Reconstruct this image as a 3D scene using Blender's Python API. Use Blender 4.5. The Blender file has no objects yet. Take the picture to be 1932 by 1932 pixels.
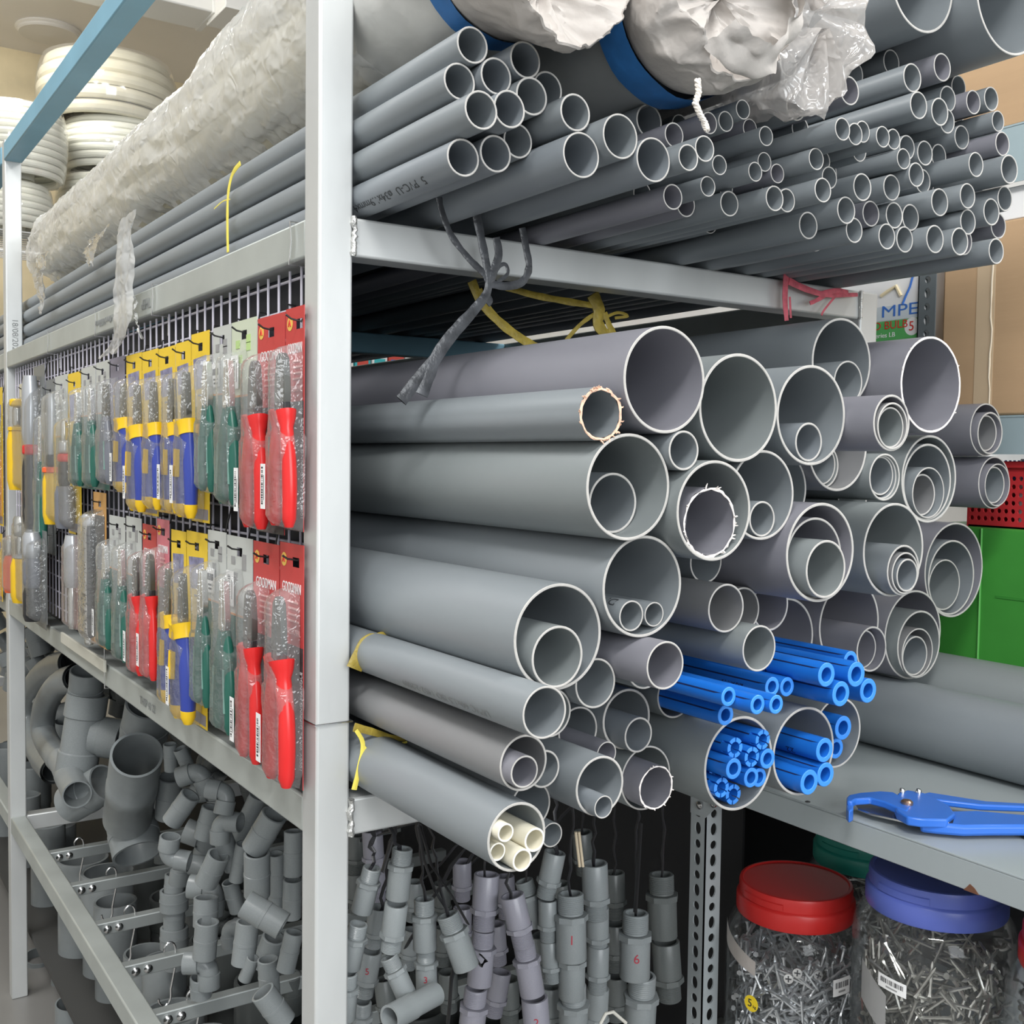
import bpy, bmesh, math, random
from mathutils import Vector, Matrix, noise
random.seed(7)
S = bpy.context.scene
COL = S.collection
PI = math.pi
UP = 1.45          # everything is laid out around the camera's eye level and lifted by this at the end

# ------------------------------------------------------------------ camera, world, light
YAW, PITCH, ROLL, FOC = .5852, -.0481, .0133, 2065.2
CAM = Vector((1.0977, -.4759, 0))
FW = Vector((-math.cos(YAW)*math.cos(PITCH), math.sin(YAW)*math.cos(PITCH), math.sin(PITCH)))
_r = FW.cross(Vector((0, 0, 1))).normalized(); _u = _r.cross(FW)
RT = math.cos(ROLL)*_r + math.sin(ROLL)*_u
UU = -math.sin(ROLL)*_r + math.cos(ROLL)*_u
cd = bpy.data.cameras.new('camera'); cam = bpy.data.objects.new('camera', cd); COL.objects.link(cam)
cd.sensor_width = 36; cd.lens = 36*FOC/1932; cd.clip_start = .01
cam.matrix_world = Matrix(((RT.x, UU.x, -FW.x, CAM.x), (RT.y, UU.y, -FW.y, CAM.y), (RT.z, UU.z, -FW.z, CAM.z), (0, 0, 0, 1)))
S.camera = cam
vs = S.view_settings
vs.view_transform = 'Standard'; vs.look = 'None'; vs.exposure = 0.0; vs.gamma = 1; vs.use_curve_mapping = False
W = bpy.data.worlds.new('daylight'); S.world = W; W.use_nodes = True
bg = W.node_tree.nodes['Background']; bg.inputs[0].default_value = (.93, .97, 1, 1); bg.inputs[1].default_value = .55

def area(name, loc, target, sx, sy, power, col=(1, 1, 1)):
    l = bpy.data.lights.new(name, 'AREA'); l.shape = 'RECTANGLE'; l.size = sx; l.size_y = sy; l.energy = power; l.color = col
    o = bpy.data.objects.new(name, l); COL.objects.link(o); o.location = loc
    o.rotation_euler = (Vector(target)-Vector(loc)).to_track_quat('-Z', 'Y').to_euler()
    return o
area('shopfront_daylight', (4.9, -.5, 1.2), (0, .4, .1), 3.6, 2.4, 200, (.93, .97, 1))
area('tube_light_near', (2.0, -1.5, 2.7), (.2, .1, 0), 1.5, .3, 82, (1, .99, .975))
area('tube_light_far', (-1.6, -1.55, 2.7), (-1.0, 0, 0), 1.8, .3, 56, (1, .99, .975))
area('tube_light_back', (-5.4, 0.15, 2.7), (-6.2, 1.0, 0), 1.6, .3, 50, (1, .97, .90))  # added lamp, out of view, to light the far shelf
area('tube_light_aisle', (1.3, 2.65, 2.7), (.4, 2.2, 0), 1.2, .3, 95, (1, .98, .95))  # added lamp, out of view, to brighten the wares behind the rack

def at(px, py, X=None, Y=None, Z=None):
    """point of the place that the photo shows at (px, py) on the given plane"""
    d = FW + (px-966)/FOC*RT - (py-966)/FOC*UU
    t = (X-CAM.x)/d.x if X is not None else (Y-CAM.y)/d.y if Y is not None else (Z-CAM.z)/d.z
    return CAM + d*t

# ------------------------------------------------------------------ materials
MATS = {}
def mat(name, col, rough=.5, metal=0., spec=.5, var=.0, vscale=8., bump=0., bscale=60., trans=0., alpha=1., emit=None, stretch=None, ior=1.45, sub=0):
    if name in MATS: return MATS[name]
    m = bpy.data.materials.new(name); m.use_nodes = True; nt = m.node_tree; b = nt.nodes['Principled BSDF']
    c = (*col, 1)
    b.inputs['Base Color'].default_value = c; b.inputs['Roughness'].default_value = rough; b.inputs['Metallic'].default_value = metal
    b.inputs['Specular IOR Level'].default_value = spec; b.inputs['IOR'].default_value = ior
    b.inputs['Transmission Weight'].default_value = trans; b.inputs['Alpha'].default_value = alpha
    if emit: b.inputs['Emission Color'].default_value = (*emit[:3], 1); b.inputs['Emission Strength'].default_value = emit[3]
    if var or bump:
        tc = nt.nodes.new('ShaderNodeTexCoord'); mp = nt.nodes.new('ShaderNodeMapping'); nt.links.new(tc.outputs['Object'], mp.inputs[0])
        if stretch: mp.inputs['Scale'].default_value = stretch
    if var:
        n = nt.nodes.new('ShaderNodeTexNoise'); n.inputs['Scale'].default_value = vscale; n.inputs['Detail'].default_value = 5
        nt.links.new(mp.outputs[0], n.inputs['Vector'])
        r = nt.nodes.new('ShaderNodeValToRGB'); r.color_ramp.elements[0].position = .3; r.color_ramp.elements[1].position = .7
        r.color_ramp.elements[0].color = (*[max(0, x*(1-var)) for x in col], 1); r.color_ramp.elements[1].color = (*[min(1, x*(1+var)) for x in col], 1)
        nt.links.new(n.outputs['Fac'], r.inputs[0]); nt.links.new(r.outputs[0], b.inputs['Base Color'])
    if bump:
        n2 = nt.nodes.new('ShaderNodeTexNoise'); n2.inputs['Scale'].default_value = bscale; n2.inputs['Detail'].default_value = 3
        nt.links.new(mp.outputs[0], n2.inputs['Vector'])
        bp = nt.nodes.new('ShaderNodeBump'); bp.inputs['Strength'].default_value = bump; bp.inputs['Distance'].default_value = .004
        nt.links.new(n2.outputs['Fac'], bp.inputs['Height']); nt.links.new(bp.outputs[0], b.inputs['Normal'])
    MATS[name] = m
    return m
def film(name, col, diff, clear, rough=.25, gloss=.35, crinkle=0., cscale=22):
    """thin see-through plastic: part clear, part milky, with shine"""
    if name in MATS: return MATS[name]
    m = bpy.data.materials.new(name); m.use_nodes = True; nt = m.node_tree; nt.nodes.clear()
    o = nt.nodes.new('ShaderNodeOutputMaterial'); tr = nt.nodes.new('ShaderNodeBsdfTransparent'); tr.inputs[0].default_value = (.97, .97, .97, 1)
    d = nt.nodes.new('ShaderNodeBsdfDiffuse'); d.inputs[0].default_value = (*col, 1)
    tl = nt.nodes.new('ShaderNodeBsdfTranslucent'); tl.inputs[0].default_value = (*col, 1)
    g = nt.nodes.new('ShaderNodeBsdfGlossy'); g.inputs[0].default_value = (1, 1, 1, 1); g.inputs[1].default_value = rough
    m1 = nt.nodes.new('ShaderNodeMixShader'); m1.inputs[0].default_value = .4; nt.links.new(d.outputs[0], m1.inputs[1]); nt.links.new(tl.outputs[0], m1.inputs[2])
    m2 = nt.nodes.new('ShaderNodeMixShader'); m2.inputs[0].default_value = clear; nt.links.new(m1.outputs[0], m2.inputs[1]); nt.links.new(tr.outputs[0], m2.inputs[2])
    fr = nt.nodes.new('ShaderNodeLayerWeight'); fr.inputs[0].default_value = .25
    mu = nt.nodes.new('ShaderNodeMath'); mu.operation = 'MULTIPLY'; mu.inputs[1].default_value = gloss; nt.links.new(fr.outputs['Fresnel'], mu.inputs[0])
    ad = nt.nodes.new('ShaderNodeMath'); ad.operation = 'ADD'; ad.inputs[1].default_value = diff; nt.links.new(mu.outputs[0], ad.inputs[0])
    m3 = nt.nodes.new('ShaderNodeMixShader'); nt.links.new(ad.outputs[0], m3.inputs[0]); nt.links.new(m2.outputs[0], m3.inputs[1]); nt.links.new(g.outputs[0], m3.inputs[2])
    if crinkle:
        tc = nt.nodes.new('ShaderNodeTexCoord'); hs = []
        for sc in (cscale, cscale*3.1):
            n = nt.nodes.new('ShaderNodeTexNoise'); n.noise_type = 'RIDGED_MULTIFRACTAL'; n.inputs['Scale'].default_value = sc; n.inputs['Detail'].default_value = 3; n.inputs['Distortion'].default_value = 1.2
            nt.links.new(tc.outputs['Object'], n.inputs['Vector']); hs.append(n)
        av = nt.nodes.new('ShaderNodeMath'); av.operation = 'ADD'; nt.links.new(hs[0].outputs['Fac'], av.inputs[0]); nt.links.new(hs[1].outputs['Fac'], av.inputs[1])
        bp = nt.nodes.new('ShaderNodeBump'); bp.inputs['Strength'].default_value = crinkle; bp.inputs['Distance'].default_value = .01
        nt.links.new(av.outputs[0], bp.inputs['Height'])
        for q in (d, tl, g): nt.links.new(bp.outputs[0], q.inputs['Normal'])
    nt.links.new(m3.outputs[0], o.inputs[0]); MATS[name] = m
    return m
PVC = [mat('pvc_grey', (.235, .26, .278), .42, var=.05, vscale=5, stretch=(.3, 3, 3)), mat('pvc_violet_grey', (.235, .235, .268), .42, var=.05, vscale=5, stretch=(.3, 3, 3)),
       mat('pvc_green_grey', (.235, .26, .265), .40, var=.05, vscale=5, stretch=(.3, 3, 3)), mat('pvc_warm_grey', (.235, .238, .245), .42, var=.05, vscale=5, stretch=(.3, 3, 3)), mat('pvc_cool_grey', (.225, .25, .275), .42, var=.05, vscale=5, stretch=(.3, 3, 3))]
RIM = mat('cut_pvc_rim', (.47, .455, .43), .7, var=.08, vscale=120)
RIMR = mat('rough_sawn_rim', (.86, .80, .76), .8, var=.1, vscale=200)
CREAM = mat('pvc_cream', (.80, .76, .62), .4, var=.03); CREAMR = mat('cream_rim', (.9, .88, .8), .6)
BLUE = mat('pipe_blue', (.012, .155, .62), .38, var=.06, vscale=20); BLUER = mat('blue_cut_rim', (.05, .27, .82), .5); STRIPE = mat('dark_stripe', (.01, .02, .09), .5)
GALV = mat('galvanised_steel', (.61, .625, .62), .42, .35, var=.10, vscale=7, stretch=(1, 1, .35), bump=.05, bscale=40)
GALVB = mat('galvanised_steel_beam', (.46, .49, .47), .48, .35, var=.10, vscale=7, bump=.05, bscale=40)  # same steel as the posts, darkened to stand in for weaker light
GALVD = mat('galvanised_steel_dull', (.36, .385, .38), .5, .45, var=.10, vscale=9)
STEEL = mat('bright_steel', (.7, .7, .7), .22, 1.); DSTEEL = mat('dark_steel', (.12, .12, .125), .35, .8)
WELD = mat('weld_bead', (.62, .62, .60), .35, .8, bump=.6, bscale=300)
PAINTB = mat('light_blue_paint', (.19, .39, .51), .45, var=.08, vscale=6)
BLACK = mat('black_plastic', (.018, .018, .02), .4); WHITE = mat('white_paper', (.82, .82, .82), .6); INK = mat('printing_ink', (.03, .03, .035), .6)

# ------------------------------------------------------------------ mesh builder
class MB:
    def __init__(s): s.v = []; s.f = []; s.m = []
    def add(s, vs, fs, m=0):
        o = len(s.v); s.v += [Vector(v) for v in vs]; s.f += [tuple(i+o for i in f) for f in fs]; s.m += [m]*len(fs); return s
    def box(s, a, b, m=0, M=None):
        (x0, y0, z0), (x1, y1, z1) = a, b
        vs = [Vector((x, y, z)) for z in (z0, z1) for y in (y0, y1) for x in (x0, x1)]
        if M: vs = [M @ v for v in vs]
        return s.add(vs, [(0, 2, 3, 1), (4, 5, 7, 6), (0, 1, 5, 4), (2, 6, 7, 3), (0, 4, 6, 2), (1, 3, 7, 5)], m)
    def lathe(s, prof, seg=32, M=None, m=0, a0=0, a1=2*PI, mats=None, capa=False, capb=False):
        """profile of (radius, height) turned about the local Z axis"""
        full = abs(a1-a0-2*PI) < 1e-6; n = seg if full else seg+1; vs = []
        for r, z in prof:
            for i in range(n):
                a = a0+(a1-a0)*i/seg; v = Vector((r*math.cos(a), r*math.sin(a), z)); vs.append(M @ v if M else v)
        o = len(s.v); s.v += vs
        for k in range(len(prof)-1):
            for i in range(seg):
                j = (i+1) % n
                s.f.append((o+k*n+i, o+k*n+j, o+(k+1)*n+j, o+(k+1)*n+i)); s.m.append(mats[k] if mats else m)
        if capa: s.f.append(tuple(o+i for i in range(n))[::-1]); s.m.append(mats[0] if mats else m)
        if capb: s.f.append(tuple(o+(len(prof)-1)*n+i for i in range(n))); s.m.append(mats[-1] if mats else m)
        return s
    def sweep(s, pts, rad, seg=12, m=0, flat=1., cap=True, upv=None, closed=False):
        """round (or flattened) bar along a path"""
        pts = [Vector(p) for p in pts]; n = len(pts)
        rad = rad if isinstance(rad, (list, tuple)) else [rad]*n
        N = None; vs = []
        for i, p in enumerate(pts):
            t = (pts[min(i+1, n-1)]-pts[max(i-1, 0)]).normalized()
            if N is None:
                N = Vector(upv) if upv else (Vector((0, 0, 1)) if abs(t.z) < .9 else Vector((0, 1, 0)))
            N = (N - t*N.dot(t)).normalized(); B = t.cross(N)
            for k in range(seg):
                a = 2*PI*k/seg; vs.append(p+N*(rad[i]*math.cos(a)*flat)+B*(rad[i]*math.sin(a)))
        fs = []
        for i in range(n-1):
            for k in range(seg):
                fs.append((i*seg+k, i*seg+(k+1) % seg, (i+1)*seg+(k+1) % seg, (i+1)*seg+k))
        if cap: fs += [tuple(range(seg))[::-1], tuple((n-1)*seg+k for k in range(seg))]
        return s.add(vs, fs, m)
    def prism(s, poly, z0, z1, M=None, m=0, holes=None):
        n = len(poly); vs = [Vector((x, y, z)) for z in (z0, z1) for x, y in poly]
        if M: vs = [M @ v for v in vs]
        return s.add(vs, [tuple(range(n))[::-1], tuple(range(n, 2*n))]+[(i, (i+1) % n, n+(i+1) % n, n+i) for i in range(n)], m)
    def grid(s, fn, nu, nv, m=0, skip=None):
        vs = [fn(i/nu, j/nv) for i in range(nu+1) for j in range(nv+1)]; w = nv+1
        fs = [(i*w+j, i*w+j+1, (i+1)*w+j+1, (i+1)*w+j) for i in range(nu) for j in range(nv) if not (skip and skip(i/nu, j/nv))]
        return s.add(vs, fs, m)
    def build(s, name, mats, parent=None, smooth=True, ang=35, bevel=0, solid=0):
        me = bpy.data.meshes.new(name); me.from_pydata([tuple(v) for v in s.v], [], s.f)
        for m in (mats if isinstance(mats, (list, tuple)) else [mats]): me.materials.append(m)
        for p, k in zip(me.polygons, s.m): p.material_index = k; p.use_smooth = smooth
        me.update()
        bm = bmesh.new(); bm.from_mesh(me); bmesh.ops.recalc_face_normals(bm, faces=bm.faces[:]); bm.to_mesh(me); bm.free()
        if smooth: me.set_sharp_from_angle(angle=math.radians(ang))
        o = bpy.data.objects.new(name, me); COL.objects.link(o)
        if parent: o.parent = parent
        if bevel:
            b = o.modifiers.new('bevel', 'BEVEL'); b.width = bevel; b.segments = 2; b.limit_method = 'ANGLE'
        if solid:
            b = o.modifiers.new('thickness', 'SOLIDIFY'); b.thickness = solid
        return o
def tag(o, label=None, cat=None, group=None, kind=None):
    if label: o['label'] = label
    if cat: o['category'] = cat
    if group: o['group'] = group
    if kind: o['kind'] = kind
    return o
def thing(name, label, cat, loc=(0, 0, 0), group=None, rot=(0, 0, 0)):
    o = bpy.data.objects.new(name, None); o.empty_display_size = .02; COL.objects.link(o)
    o.location = loc; o.rotation_euler = rot
    return tag(o, label, cat, group)
def text_mesh(s, size, ext=0.0002, align='CENTER'):
    c = bpy.data.curves.new('lettering', 'FONT'); c.body = s; c.size = size; c.extrude = ext; c.align_x = align; c.align_y = 'CENTER'
    o = bpy.data.objects.new('lettering', c); COL.objects.link(o)
    bpy.context.view_layer.update()
    me = bpy.data.meshes.new_from_object(o.evaluated_get(bpy.context.evaluated_depsgraph_get()))
    bpy.data.objects.remove(o); bpy.data.curves.remove(c)
    return me
def text(s, size, M, m, parent=None, name='printed_text', sx=1., warp=None, label=None):
    me = text_mesh(s, size)
    for v in me.vertices:
        p = Vector((v.co.x*sx, v.co.y, v.co.z)); v.co = warp(p) if warp else M @ p
    me.materials.clear(); me.materials.append(m); me.name = name
    o = bpy.data.objects.new(name, me); COL.objects.link(o); o.parent = parent
    if label: o['label'] = label
    return o
def frame(o, ex, ey):
    ex = Vector(ex).normalized(); ez = ex.cross(Vector(ey)).normalized(); ey = ez.cross(ex)
    return Matrix(((ex.x, ey.x, ez.x, o[0]), (ex.y, ey.y, ez.y, o[1]), (ex.z, ey.z, ez.z, o[2]), (0, 0, 0, 1)))
def axisM(p, d):
    d = Vector(d).normalized(); q = Vector((0, 0, 1)).rotation_difference(d)
    return Matrix.Translation(Vector(p)) @ q.to_matrix().to_4x4()
ORD = ['zeroth', 'first', 'second', 'third', 'fourth', 'fifth', 'sixth', 'seventh', 'eighth', 'ninth', 'tenth', 'eleventh', 'twelfth', 'thirteenth', 'fourteenth', 'fifteenth', 'sixteenth', 'seventeenth', 'eighteenth', 'nineteenth', 'twentieth'] + ['%dth' % i for i in range(21, 60)]

# ------------------------------------------------------------------ room
def struct(name, a, b, m):
    return tag(MB().box(a, b).build(name, m, smooth=False), kind='structure')
FLOORM = mat('floor_tiles', (.24, .235, .225), .35, var=.08, vscale=3)
WALLY = mat('stained_yellow_wall', (.70, .60, .40), .8, var=.20, vscale=2.2)
WALLW = mat('pale_wall', (.80, .80, .79), .8, var=.04)
CEIL = mat('beige_ceiling', (.82, .79, .75), .85, var=.03, vscale=1.5)
struct('floor', (-7.8, -3.6, -1.5), (5.4, 4.2, -1.45), FLOORM)
struct('ceiling', (-7.8, -3.6, 2.9), (5.4, 4.2, 3.0), CEIL)
struct('wall_back', (-7.8, -3.6, -1.45), (-7.6, 4.2, 2.9), WALLY)
struct('wall_right', (-7.6, 4.1, -1.45), (5.4, 4.2, 2.9), WALLW)
struct('wall_left', (-7.6, -3.6, -1.45), (5.4, -3.5, 2.9), WALLW)
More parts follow.
